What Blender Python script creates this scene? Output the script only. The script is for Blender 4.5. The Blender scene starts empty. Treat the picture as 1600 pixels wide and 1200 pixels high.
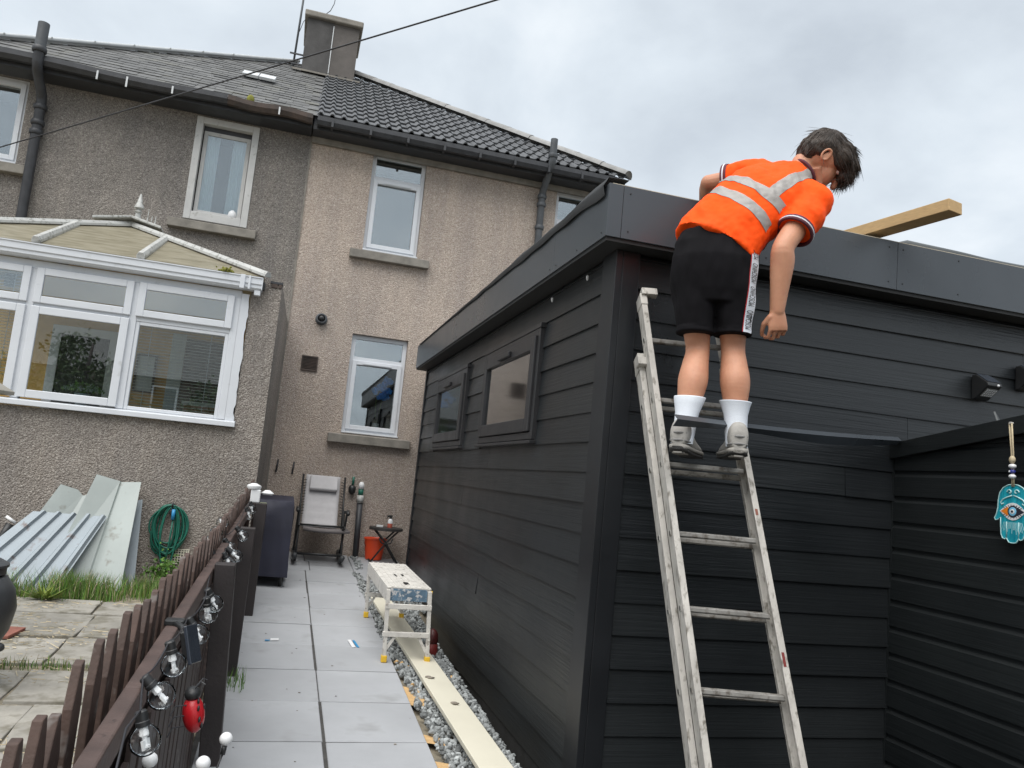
import bpy, bmesh, math, random
from mathutils import Vector, Matrix, Quaternion, noise
random.seed(7)
sc = bpy.context.scene
R = math.radians

# ------------------------------------------------------------------ camera, sky, sun, exposure
EYE = Vector((0, 0, 1.65))
def make_camera():
    p, r, yw = R(7.078), R(5.4256), R(15.457)
    fwd = Vector((math.sin(yw) * math.cos(p), math.cos(yw) * math.cos(p), math.sin(p)))
    rt0 = Vector((math.cos(yw), -math.sin(yw), 0)); up0 = rt0.cross(fwd)
    rt = math.cos(r) * rt0 + math.sin(r) * up0
    up = rt.cross(fwd)
    cd = bpy.data.cameras.new('camera'); co = bpy.data.objects.new('camera', cd)
    sc.collection.objects.link(co)
    m = Matrix((rt, up, -fwd)).transposed().to_4x4(); m.translation = EYE
    co.matrix_world = m
    cd.sensor_width = 36; cd.lens = 1233.03 / 1600 * 36
    cd.clip_start = .02; cd.clip_end = 3000
    sc.camera = co
make_camera()

SUN_DIR = Vector((-.30, -.40, 1.0)).normalized()      # towards the sun, behind the camera and to its left
def make_light():
    w = bpy.data.worlds.new('World'); sc.world = w; w.use_nodes = True
    nt = w.node_tree; nt.nodes.clear()
    out = nt.nodes.new('ShaderNodeOutputWorld')
    sky = nt.nodes.new('ShaderNodeTexSky'); sky.sky_type = 'NISHITA'; sky.sun_disc = False
    sky.sun_elevation = math.asin(SUN_DIR.z); sky.sun_rotation = math.atan2(SUN_DIR.x, SUN_DIR.y)
    bg1 = nt.nodes.new('ShaderNodeBackground'); bg1.inputs['Strength'].default_value = .06
    nt.links.new(sky.outputs[0], bg1.inputs['Color'])
    # overcast cloud deck: layered noise on the direction, flattened towards the horizon
    tc = nt.nodes.new('ShaderNodeTexCoord')
    sep = nt.nodes.new('ShaderNodeSeparateXYZ'); nt.links.new(tc.outputs['Generated'], sep.inputs[0])
    ad = nt.nodes.new('ShaderNodeMath'); ad.operation = 'ABSOLUTE'; nt.links.new(sep.outputs['Z'], ad.inputs[0])
    a2 = nt.nodes.new('ShaderNodeMath'); a2.operation = 'ADD'; a2.inputs[1].default_value = .32; nt.links.new(ad.outputs[0], a2.inputs[0])
    dv = nt.nodes.new('ShaderNodeVectorMath'); dv.operation = 'DIVIDE'
    cb = nt.nodes.new('ShaderNodeCombineXYZ')
    for i in range(3): nt.links.new(a2.outputs[0], cb.inputs[i])
    nt.links.new(tc.outputs['Generated'], dv.inputs[0]); nt.links.new(cb.outputs[0], dv.inputs[1])
    n1 = nt.nodes.new('ShaderNodeTexNoise'); n1.inputs['Scale'].default_value = 2.1; n1.inputs['Detail'].default_value = 7; n1.inputs['Roughness'].default_value = .52; n1.inputs['Distortion'].default_value = .25
    nt.links.new(dv.outputs[0], n1.inputs['Vector'])
    rp = nt.nodes.new('ShaderNodeValToRGB'); nt.links.new(n1.outputs['Fac'], rp.inputs['Fac'])
    e = rp.color_ramp.elements
    e[0].position = .30; e[0].color = (.226, .249, .275, 1)
    e[1].position = .70; e[1].color = (.384, .403, .417, 1)
    m = rp.color_ramp.elements.new(.5); m.color = (.296, .323, .348, 1)
    bg2 = nt.nodes.new('ShaderNodeBackground'); nt.links.new(rp.outputs[0], bg2.inputs['Color']); bg2.inputs['Strength'].default_value = 1.0
    mx = nt.nodes.new('ShaderNodeMixShader'); mx.inputs[0].default_value = .93
    nt.links.new(bg1.outputs[0], mx.inputs[1]); nt.links.new(bg2.outputs[0], mx.inputs[2])
    nt.links.new(mx.outputs[0], out.inputs['Surface'])
    sd = bpy.data.lights.new('sun', 'SUN'); sd.energy = 1.5; sd.angle = R(66); sd.color = (1, .965, .92)
    so = bpy.data.objects.new('sun', sd); sc.collection.objects.link(so)
    so.rotation_euler = SUN_DIR.to_track_quat('Z', 'Y').to_euler()
    so.location = (-6, -8, 14)
    vs = sc.view_settings; vs.view_transform = 'Standard'; vs.look = 'None'; vs.gamma = 1; vs.exposure = 1.42; vs.use_curve_mapping = False
make_light()

# ------------------------------------------------------------------ helpers
COL = sc.collection
S = .048
def gz(y): return S * max(-6, min(y, 13))

class B:
    """collects faces of one mesh"""
    def __init__(s): s.v = []; s.f = []; s.m = []
    def add(s, vs, fs, mi=0):
        o = len(s.v); s.v += [tuple(p) for p in vs]
        for f in fs: s.f.append(tuple(i + o for i in f)); s.m.append(mi)
        return s
    def box(s, x0, x1, y0, y1, z0, z1, mi=0):
        return s.add([(x0,y0,z0),(x1,y0,z0),(x1,y1,z0),(x0,y1,z0),(x0,y0,z1),(x1,y0,z1),(x1,y1,z1),(x0,y1,z1)],
                     [(0,3,2,1),(4,5,6,7),(0,1,5,4),(1,2,6,5),(2,3,7,6),(3,0,4,7)], mi)
    def obox(s, c, ax, ay, az, mi=0):
        c = Vector(c); ax = Vector(ax); ay = Vector(ay); az = Vector(az)
        if ax.cross(ay).dot(az) < 0: ax = -ax
        pts = [c + i*ax + j*ay + k*az for k in (-1,1) for (i,j) in ((-1,-1),(1,-1),(1,1),(-1,1))]
        return s.add(pts, [(0,3,2,1),(4,5,6,7),(0,1,5,4),(1,2,6,5),(2,3,7,6),(3,0,4,7)], mi)
    def beam(s, a, b, w, h, up=(0,0,1), mi=0):
        a = Vector(a); b = Vector(b); d = (b - a); L = d.length; d.normalize()
        side = d.cross(Vector(up)).normalized(); u = side.cross(d)
        return s.obox((a + b) / 2, d * L / 2, side * w / 2, u * h / 2, mi)
    def prism(s, poly, ext, mi=0):
        n = len(poly); ext = Vector(ext); p = [Vector(q) for q in poly]
        nrm = Vector((0,0,0))
        for i in range(n): nrm += p[i].cross(p[(i+1) % n])
        if nrm.dot(ext) < 0: p.reverse()
        vs = p + [q + ext for q in p]
        fs = [tuple(reversed(range(n))), tuple(range(n, 2*n))] + [(i, (i+1) % n, (i+1) % n + n, i + n) for i in range(n)]
        return s.add(vs, fs, mi)
    def tube(s, path, r, n=8, mi=0, caps=True, flat=None):
        P = [Vector(p) for p in path]; rs = r if isinstance(r, (list, tuple)) else [r] * len(P)
        up = Vector((0,0,1)); vs = []; fs = []
        prev = None
        for i, p in enumerate(P):
            d = (P[min(i+1, len(P)-1)] - P[max(i-1, 0)]).normalized()
            if prev is None:
                a = d.cross(up if abs(d.z) < .95 else Vector((1,0,0))).normalized()
            else:
                a = (prev - d * prev.dot(d)).normalized()
            prev = a; b = d.cross(a)
            for k in range(n):
                t = 2*math.pi*k/n
                vs.append(p + (a*math.cos(t) + b*math.sin(t)) * rs[i])
        for i in range(len(P)-1):
            for k in range(n):
                k2 = (k+1) % n
                fs.append((i*n+k, i*n+k2, (i+1)*n+k2, (i+1)*n+k))
        if caps:
            fs.append(tuple(reversed(range(n)))); fs.append(tuple(range((len(P)-1)*n, len(P)*n)))
        return s.add(vs, fs, mi)
    def lathe(s, prof, c=(0,0,0), n=24, axis=(0,0,1), mi=0, caps=True):
        c = Vector(c); az = Vector(axis).normalized()
        ax = az.cross(Vector((0,1,0)) if abs(az.y) < .9 else Vector((1,0,0))).normalized(); ay = az.cross(ax)
        vs = []; fs = []
        for r, h in prof:
            for k in range(n):
                t = 2*math.pi*k/n
                vs.append(c + az*h + (ax*math.cos(t) + ay*math.sin(t)) * max(r, 1e-4))
        for i in range(len(prof)-1):
            for k in range(n):
                k2 = (k+1) % n
                fs.append((i*n+k, i*n+k2, (i+1)*n+k2, (i+1)*n+k))
        if caps: fs.append(tuple(reversed(range(n)))); fs.append(tuple(range((len(prof)-1)*n, len(prof)*n)))
        return s.add(vs, fs, mi)
    def ball(s, c, r, n=12, m=8, mi=0, mat=None):
        rx, ry, rz = r if isinstance(r, (tuple, list)) else (r, r, r)
        c = Vector(c); vs = []; fs = []
        for i in range(1, m):
            ph = math.pi*i/m
            for k in range(n):
                t = 2*math.pi*k/n
                q = Vector((rx*math.sin(ph)*math.cos(t), ry*math.sin(ph)*math.sin(t), -rz*math.cos(ph)))
                if mat: q = mat @ q
                vs.append(c + q)
        q0 = Vector((0,0,-rz)); q1 = Vector((0,0,rz))
        if mat: q0 = mat @ q0; q1 = mat @ q1
        vs += [c + q0, c + q1]; a = len(vs)-2; b = a+1
        for i in range(m-2):
            for k in range(n):
                k2 = (k+1) % n
                fs.append((i*n+k, i*n+k2, (i+1)*n+k2, (i+1)*n+k))
        for k in range(n):
            fs.append((a, (k+1) % n, k)); fs.append((b, (m-2)*n+k, (m-2)*n+(k+1) % n))
        return s.add(vs, fs, mi)
    def mesh(s, name, smooth=False):
        me = bpy.data.meshes.new(name); me.from_pydata(s.v, [], s.f); me.update()
        if any(s.m): me.polygons.foreach_set('material_index', s.m)
        if smooth:
            me.polygons.foreach_set('use_smooth', [True]*len(me.polygons))
        return me

def put(name, me, mats=None, parent=None, mw=None):
    o = bpy.data.objects.new(name, me); COL.objects.link(o)
    if mats is not None and me is not None and len(me.materials) == 0:
        for m in (mats if isinstance(mats, (list, tuple)) else [mats]): me.materials.append(m)
    if parent is not None:
        o.parent = parent
        if parent.type == 'EMPTY': o.matrix_parent_inverse = Matrix.Translation(-parent.location)
    if mw is not None: o.matrix_basis = mw
    return o
def obj(name, b, mats, parent=None, smooth=False, bevel=0, angle=None):
    me = b.mesh(name, smooth or angle is not None)
    if angle is not None:
        bm = bmesh.new(); bm.from_mesh(me)
        for e in bm.edges:
            if len(e.link_faces) == 2 and e.calc_face_angle(0) > R(angle): e.smooth = False
        bm.to_mesh(me); bm.free()
    o = put(name, me, mats, parent)
    if bevel:
        md = o.modifiers.new('bevel', 'BEVEL'); md.width = bevel; md.segments = 2; md.limit_method = 'ANGLE'; md.angle_limit = R(40)
    return o
def tag(o, label=None, cat=None, group=None, kind=None):
    if label: o['label'] = label
    if cat: o['category'] = cat
    if group: o['group'] = group
    if kind: o['kind'] = kind
    return o
def thing(name, loc, label, cat, group=None):
    o = bpy.data.objects.new(name, None); COL.objects.link(o); o.location = loc; o.empty_display_size = .1
    return tag(o, label, cat, group)

# ------------------------------------------------------------------ materials
def new_mat(name):
    m = bpy.data.materials.new(name); m.use_nodes = True
    nt = m.node_tree; bs = nt.nodes['Principled BSDF']
    return m, nt, bs
def N(nt, t, **k):
    n = nt.nodes.new(t)
    for a, v in k.items():
        if a in n.inputs: n.inputs[a].default_value = v
        else: setattr(n, a, v)
    return n
def c4(c): return (c[0], c[1], c[2], 1)
def coords(nt, stretch=None, rnd=False):
    tc = N(nt, 'ShaderNodeTexCoord'); out = tc.outputs['Object']
    if rnd:
        oi = N(nt, 'ShaderNodeObjectInfo'); ad = N(nt, 'ShaderNodeVectorMath', operation='MULTIPLY_ADD')
        cbx = N(nt, 'ShaderNodeCombineXYZ')
        for i in range(3): nt.links.new(oi.outputs['Random'], cbx.inputs[i])
        nt.links.new(cbx.outputs[0], ad.inputs[0]); ad.inputs[1].default_value = (37, 53, 71); nt.links.new(out, ad.inputs[2]); out = ad.outputs[0]
    if stretch:
        mp = N(nt, 'ShaderNodeMapping'); mp.inputs['Scale'].default_value = stretch
        nt.links.new(out, mp.inputs['Vector']); out = mp.outputs[0]
    return out
def noise_fac(nt, vec, scale, detail=4, rough=.55):
    n = N(nt, 'ShaderNodeTexNoise'); n.inputs['Scale'].default_value = scale; n.inputs['Detail'].default_value = detail; n.inputs['Roughness'].default_value = rough
    nt.links.new(vec, n.inputs['Vector']); return n.outputs['Fac']
def ramp(nt, fac, stops):
    r = N(nt, 'ShaderNodeValToRGB'); nt.links.new(fac, r.inputs['Fac']); e = r.color_ramp.elements
    e[0].position, e[0].color = stops[0][0], c4(stops[0][1])
    e[1].position, e[1].color = stops[-1][0], c4(stops[-1][1])
    for p, c in stops[1:-1]:
        x = e.new(p); x.color = c4(c)
    return r.outputs['Color']
def mixc(nt, fac, a, b, mode='MIX'):
    m = N(nt, 'ShaderNodeMix', data_type='RGBA', blend_type=mode)
    if isinstance(fac, (int, float)): m.inputs[0].default_value = fac
    else: nt.links.new(fac, m.inputs[0])
    for s, q in ((6, a), (7, b)):
        if isinstance(q, tuple): m.inputs[s].default_value = c4(q)
        else: nt.links.new(q, m.inputs[s])
    return m.outputs[2]
def bump(nt, bs, h, strength, dist=.01):
    b = N(nt, 'ShaderNodeBump'); b.inputs['Strength'].default_value = strength; b.inputs['Distance'].default_value = dist
    nt.links.new(h, b.inputs['Height']); nt.links.new(b.outputs[0], bs.inputs['Normal']); return b
def sc_c(c, k): return (c[0]*k, c[1]*k, c[2]*k)

def M(name, col, rough=.6, var=.18, scale=6, bmp=0, bscale=80, metal=0, spec=.5, rnd=False, stretch=None, isl=0, col2=None, spots=None, detail=5, coat=0):
    """general worn surface: two-scale colour variation, fine relief, optional specks"""
    m, nt, bs = new_mat(name)
    vec = coords(nt, stretch, rnd)
    f = noise_fac(nt, vec, scale, detail, .6)
    c = ramp(nt, f, [(.3, sc_c(col, 1-var)), (.7, col2 or sc_c(col, 1+var))])
    if isl:
        ge = N(nt, 'ShaderNodeNewGeometry'); k = ramp(nt, ge.outputs['Random Per Island'], [(0, (1-isl,)*3), (1, (1+isl,)*3)])
        c = mixc(nt, 1.0, c, k, 'MULTIPLY')
    if rnd:
        oi = N(nt, 'ShaderNodeObjectInfo'); dv = .12 if rnd is True else rnd
        k = ramp(nt, oi.outputs['Random'], [(0, (1-dv,)*3), (1, (1+dv,)*3)])
        c = mixc(nt, 1.0, c, k, 'MULTIPLY')
    if spots:
        sc_, lo, hi, col_s = spots
        sf = noise_fac(nt, vec, sc_, 3, .6); k = ramp(nt, sf, [(lo, (0,0,0)), (hi, (1,1,1))])
        c = mixc(nt, k, c, col_s)
    nt.links.new(c, bs.inputs['Base Color'])
    rf = N(nt, 'ShaderNodeMapRange'); rf.inputs['To Min'].default_value = max(.05, rough-.12); rf.inputs['To Max'].default_value = min(1, rough+.12)
    nt.links.new(f, rf.inputs['Value']); nt.links.new(rf.outputs[0], bs.inputs['Roughness'])
    bs.inputs['Metallic'].default_value = metal; bs.inputs['Specular IOR Level'].default_value = spec
    if coat: bs.inputs['Coat Weight'].default_value = coat
    if bmp: bump(nt, bs, noise_fac(nt, vec, bscale, 4, .6), bmp, .004)
    return m

def roughcast(name, dark, mid, light, stain=.35, sscale=.9):
    m, nt, bs = new_mat(name); vec = coords(nt)
    vo = N(nt, 'ShaderNodeTexVoronoi'); vo.inputs['Scale'].default_value = 66; nt.links.new(vec, vo.inputs['Vector'])
    sp = N(nt, 'ShaderNodeSeparateXYZ'); nt.links.new(vo.outputs['Color'], sp.inputs[0])
    c = ramp(nt, sp.outputs[0], [(0, sc_c(dark,1.25)), (.35, mid), (.85, mid), (1, light)])
    vo2 = N(nt, 'ShaderNodeTexVoronoi'); vo2.inputs['Scale'].default_value = 110; nt.links.new(vec, vo2.inputs['Vector'])
    sp2 = N(nt, 'ShaderNodeSeparateXYZ'); nt.links.new(vo2.outputs['Color'], sp2.inputs[0])
    c = mixc(nt, .45, c, ramp(nt, sp2.outputs[1], [(0, sc_c(dark, .75)), (.5, mid), (1, sc_c(light, 1.15))]))
    n1 = noise_fac(nt, vec, sscale, 6, .6)
    k = ramp(nt, n1, [(.3, (1-stain,)*3), (.68, (1.06, 1.04, 1.02))])
    c = mixc(nt, 1, c, k, 'MULTIPLY')
    mp = N(nt, 'ShaderNodeMapping'); mp.inputs['Scale'].default_value = (2.6, 2.6, .25); nt.links.new(vec, mp.inputs['Vector'])
    n2 = noise_fac(nt, mp.outputs[0], 1.6, 5, .62)
    c = mixc(nt, 1, c, ramp(nt, n2, [(.34, (.88, .88, .89)), (.6, (1.03, 1.02, 1.0))]), 'MULTIPLY')
    nt.links.new(c, bs.inputs['Base Color']); bs.inputs['Roughness'].default_value = .93; bs.inputs['Specular IOR Level'].default_value = .25
    ad = N(nt, 'ShaderNodeMath', operation='MULTIPLY_ADD'); nt.links.new(vo.outputs['Distance'], ad.inputs[0]); ad.inputs[1].default_value = -1.0
    nt.links.new(noise_fac(nt, vec, 70, 3, .6), ad.inputs[2])
    bump(nt, bs, ad.outputs[0], .9, .010)
    return m

def siding(name, stretch, col=(.0150, .0175, .0195), rough=.34, spec=.5):
    m, nt, bs = new_mat(name)
    vec = coords(nt, stretch); raw = coords(nt)
    g = noise_fac(nt, vec, 1.0, 6, .65)
    big = noise_fac(nt, raw, 1.3, 4, .55)
    c = ramp(nt, big, [(.3, sc_c(col, .82)), (.7, sc_c(col, 1.2))])
    oi = N(nt, 'ShaderNodeObjectInfo'); c = mixc(nt, 1, c, ramp(nt, oi.outputs['Random'], [(0, (.85, .86, .88)), (1, (1.14, 1.13, 1.1))]), 'MULTIPLY')
    sp = noise_fac(nt, raw, 55, 2, .5); c = mixc(nt, ramp(nt, sp, [(.80, (0,)*3), (.84, (1,)*3)]), c, (.12, .12, .125))
    nt.links.new(c, bs.inputs['Base Color'])
    rr = ramp(nt, big, [(.3, (rough-.07,)*3), (.7, (rough+.1,)*3)]); nt.links.new(rr, bs.inputs['Roughness'])
    bs.inputs['Specular IOR Level'].default_value = spec
    bump(nt, bs, g, .55, .006)
    return m

def glass(name, refl=.28, tint=(.9, .95, .95), rough=.01, blend=.35):
    m, nt, bs = new_mat(name); nt.nodes.remove(bs)
    out = nt.nodes['Material Output']
    tr = N(nt, 'ShaderNodeBsdfTransparent'); tr.inputs['Color'].default_value = c4(tint)
    gl = N(nt, 'ShaderNodeBsdfGlossy'); gl.inputs['Roughness'].default_value = rough; gl.inputs['Color'].default_value = (.95, .98, 1, 1)
    lw = N(nt, 'ShaderNodeLayerWeight'); lw.inputs['Blend'].default_value = blend
    ma = N(nt, 'ShaderNodeMath', operation='ADD', use_clamp=True); nt.links.new(lw.outputs['Fresnel'], ma.inputs[0]); ma.inputs[1].default_value = refl
    mx = N(nt, 'ShaderNodeMixShader'); nt.links.new(ma.outputs[0], mx.inputs[0]); nt.links.new(tr.outputs[0], mx.inputs[1]); nt.links.new(gl.outputs[0], mx.inputs[2])
    nt.links.new(mx.outputs[0], out.inputs['Surface'])
    return m

MAT = {}
MAT['cast_dark'] = roughcast('roughcast_grey', (.115,.107,.10), (.245,.228,.213), (.42,.40,.375), .28, .7)
MAT['cast_tan'] = roughcast('roughcast_tan', (.27,.226,.195), (.47,.40,.35), (.66,.60,.545), .16, .6)
MAT['cast_low'] = roughcast('roughcast_brown', (.16,.142,.128), (.30,.272,.248), (.50,.475,.44), .26, .8)
MAT['pvc'] = M('white_pvc', (.64,.665,.70), .3, .04, 3, spots=(9, .66, .8, (.52,.54,.55)))
MAT['pvc_old'] = M('weathered_white_pvc', (.46,.465,.45), .45, .1, 4, spots=(22, .52, .66, (.24,.24,.22)))
MAT['paintwood'] = M('white_painted_timber', (.50,.50,.49), .5, .08, 7, spots=(14, .6, .75, (.33,.33,.31)))
MAT['stone'] = M('sill_stone', (.22,.205,.18), .9, .25, 7, .5, 60)
MAT['iron'] = M('black_iron', (.035,.037,.042), .5, .3, 9, .2, 60)
MAT['pipegrey'] = M('grey_pipe', (.075,.082,.09), .5, .25, 8)
MAT['rusty'] = M('rusted_iron', (.05,.044,.041), .75, .4, 6, .3, 60, col2=(.092,.066,.054))
MAT['tile'] = M('concrete_tile', (.082,.086,.092), .6, .3, 7, .35, 50, rnd=True, spots=(10, .66, .8, (.17,.175,.175)), spec=.5)
MAT['ridgetile'] = M('hip_tile', (.25,.25,.245), .85, .2, 8, .4, 60, rnd=True)
MAT['slate'] = M('mossy_slate', (.092,.093,.092), .62, .35, 3.5, .35, 40, isl=.25, spots=(2.2, .55, .75, (.125,.124,.105)))
MAT['lead'] = M('zinc_flashing', (.56,.58,.59), .5, .1, 5, metal=.1)
MAT['render'] = M('chimney_render', (.078,.076,.075), .95, .3, 4, .8, 45)
MAT['render2'] = M('chimney_render_pale', (.115,.105,.098), .95, .2, 4, .8, 45)
MAT['glass'] = glass('window_glass', .20)
MAT['glass_c'] = glass('conservatory_glass', .13)
MAT['glass_dark'] = glass('tinted_glass', .30, (.35,.36,.36), .07)
MAT['bulbglass'] = glass('bulb_glass', .03, (.97,.98,.98), .02, .12)
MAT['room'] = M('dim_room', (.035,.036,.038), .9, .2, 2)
MAT['curtain'] = M('sheer_curtain', (.55,.62,.66), .9, .08, 14, stretch=(6,6,.4))
MAT['siding_y'] = siding('shed_siding_side', (60, 1.6, 60))
MAT['siding_x'] = siding('shed_siding_front', (1.6, 60, 60))
MAT['trim'] = M('anthracite_trim', (.012,.0135,.016), .38, .15, 3)
MAT['fascia'] = M('anthracite_panel', (.058,.067,.077), .3, .1, 1.4, spec=.5)
MAT['felt'] = M('roof_felt', (.02,.021,.022), .7, .3, 8, .3, 60)
MAT['rubber'] = M('rubber_membrane', (.06,.066,.068), .6, .15, 3)
MAT['wframe'] = M('anthracite_window', (.026,.026,.028), .4, .12, 5)
MAT['blackwood'] = siding('black_shed_boards', (50, 1.4, 50), (.009,.0115,.0125), .5, .4)
MAT['slab'] = M('grey_paving', (.36,.372,.39), .72, .11, 1.6, .25, 120, rnd=.05, spots=(3.2, .58, .75, (.29,.298,.305)), spec=.4, detail=8)
MAT['joint'] = M('joint_sand', (.055,.053,.05), .95, .3, 20)
MAT['sand'] = M('orange_sand', (.55,.36,.17), .95, .15, 30, .4, 200)
MAT['gravel'] = M('grey_gravel', (.25,.265,.265), .8, .25, 30, .3, 90, isl=.62)
MAT['soil'] = M('dry_soil', (.20,.175,.13), .97, .3, 5, .8, 40, spots=(16, .5, .66, (.31,.27,.20)))
MAT['lawn'] = M('garden_ground', (.10,.105,.06), .95, .35, 3, .6, 30)
MAT['flag'] = M('old_flagstone', (.275,.262,.232), .92, .24, 4, .7, 50, rnd=True, spots=(7, .48, .64, (.18,.168,.135)))
MAT['fence'] = M('brown_fence_paint', (.036,.023,.020), .62, .3, 7, .5, 60, rnd=True, spots=(13, .64, .70, (.19,.165,.15)))
MAT['fence_rail'] = M('skylit_rail_brown', (.082,.055,.048), .58, .25, 7, .5, 60, spots=(18, .66, .72, (.03,.02,.018)))  # sky light on the rail top is put into this lighter brown
MAT['picket'] = M('weathered_picket', (.072,.045,.036), .7, .35, 9, .5, 60, rnd=True, spots=(13, .57, .66, (.15,.13,.12)))
MAT['fence_post'] = M('dark_post_paint', (.026,.021,.021), .55, .25, 5, .4, 60, rnd=True)
MAT['alu'] = M('worn_aluminium', (.46,.44,.405), .6, .22, 5, .3, 60, metal=.1, stretch=(2.2,2.2,.8), spots=(16, .54, .70, (.17,.155,.13)))
MAT['alu_web'] = M('dirty_aluminium', (.34,.335,.31), .6, .25, 4, .25, 60, metal=.15, spots=(16, .52, .68, (.20,.185,.16)))
MAT['rung'] = M('rung_aluminium', (.34,.33,.31), .5, .25, 8, .25, 60, metal=.2, spots=(24, .5, .64, (.17,.15,.13)))
MAT['timber'] = M('fresh_timber', (.55,.36,.16), .7, .12, 3, .3, 60, stretch=(2,2,25))
MAT['cream'] = M('cream_board', (.66,.63,.52), .55, .05, 2, spots=(30, .74, .78, (.35,.32,.26)))
MAT['zinc'] = M('galvanised_sheet', (.255,.295,.325), .5, .14, 3, metal=.2, spots=(6, .62, .70, (.15,.12,.115)))
MAT['paleplast'] = M('pale_sheet', (.37,.41,.395), .45, .08, 2.5, spots=(6, .60, .72, (.21,.20,.17)))
MAT['hose'] = M('green_hose', (.014,.13,.09), .4, .15, 10)
MAT['blue'] = M('blue_plastic', (.03,.25,.5), .4, .05, 5)
MAT['navy'] = M('navy_cover', (.017,.018,.034), .62, .25, 5, .3, 50)
MAT['blackmetal'] = M('black_metal', (.018,.019,.02), .45, .15, 6)
MAT['blackplast'] = M('black_plastic', (.02,.021,.022), .4, .2, 6)
MAT['fabric'] = M('grey_fabric', (.50,.49,.50), .9, .06, 12, .4, 300)
MAT['orangep'] = M('orange_plastic', (.75,.075,.02), .4, .06, 4)
MAT['white'] = M('white_plastic', (.75,.76,.77), .4, .03, 5)
MAT['yellow'] = M('yellow_plastic', (.72,.45,.03), .5, .08, 8)
MAT['bench'] = M('paint_spattered_aluminium', (.60,.58,.54), .6, .14, 12, .4, 60, spots=(22, .58, .66, (.36,.33,.30)))
MAT['benchblue'] = M('worn_blue_label', (.10,.17,.24), .6, .3, 18, .3, 60, spots=(34, .5, .58, (.5,.5,.5)))
MAT['red'] = M('red_paint', (.42,.012,.018), .3, .12, 6)
MAT['darkred'] = M('dark_red_paint', (.16,.018,.016), .5, .2, 8)
MAT['redtile'] = M('red_tile', (.24,.095,.07), .9, .2, 9, .4, 60)
MAT['solar'] = M('solar_cell', (.035,.042,.055), .15, .08, 8)
MAT['grass'] = M('grass_blades', (.105,.21,.038), .7, .3, 4, isl=.45)
MAT['weed'] = M('yellow_green_weed', (.16,.21,.035), .7, .25, 4, isl=.35)
MAT['moss'] = M('moss', (.17,.17,.03), .95, .3, 20, .6, 60)
MAT['pale'] = M('pale_green_strip', (.55,.6,.38), .5, .05, 5)
MAT['cable'] = M('black_cable', (.02,.02,.024), .5, .05, 5)

# ------------------------------------------------------------------ ground
def trench(y):
    t = [(-10,-.4),(4,-.22),(5,-.17),(7.1,-.1),(8.1,.12),(8.8,.32),(9.8,.46),(30,.6)]
    for (a, za), (b, zb) in zip(t, t[1:]):
        if y <= b: return za + (zb-za)*(max(y, a)-a)/(b-a)
    return t[-1][1]
def ground_z(x, y):
    base = gz(y)
    if x <= .9: return base - .045
    if x <= 1.4: return base - .045 - .07*(x-.9)/.5
    if x <= 1.62 : 
        k = (x-1.4)/.22
        return (base-.115)*(1-k) + min(base-.115, trench(y)-.02)*k
    if x < 2: return min(base-.115, trench(y)-.02)
    return base - .05
def build_ground():
    xs = [-400,-60,-12,-5,-3,-2,-1,-.5,0,.5,.9,1.15,1.4,1.5,1.62,1.9,2.1,4,8,20,60,400]
    ys = [-400,-60,-20,-6,0,2,3] + [3.5+.5*i for i in range(15)] + [11,13,20,60,900]
    b = B(); vs = [(x, y, ground_z(x, y)) for y in ys for x in xs]; n = len(xs)
    b.add(vs, [(j*n+i, j*n+i+1, (j+1)*n+i+1, (j+1)*n+i) for j in range(len(ys)-1) for i in range(n-1)])
    tag(obj('ground', b, MAT['soil']), kind='structure')
build_ground()

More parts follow.
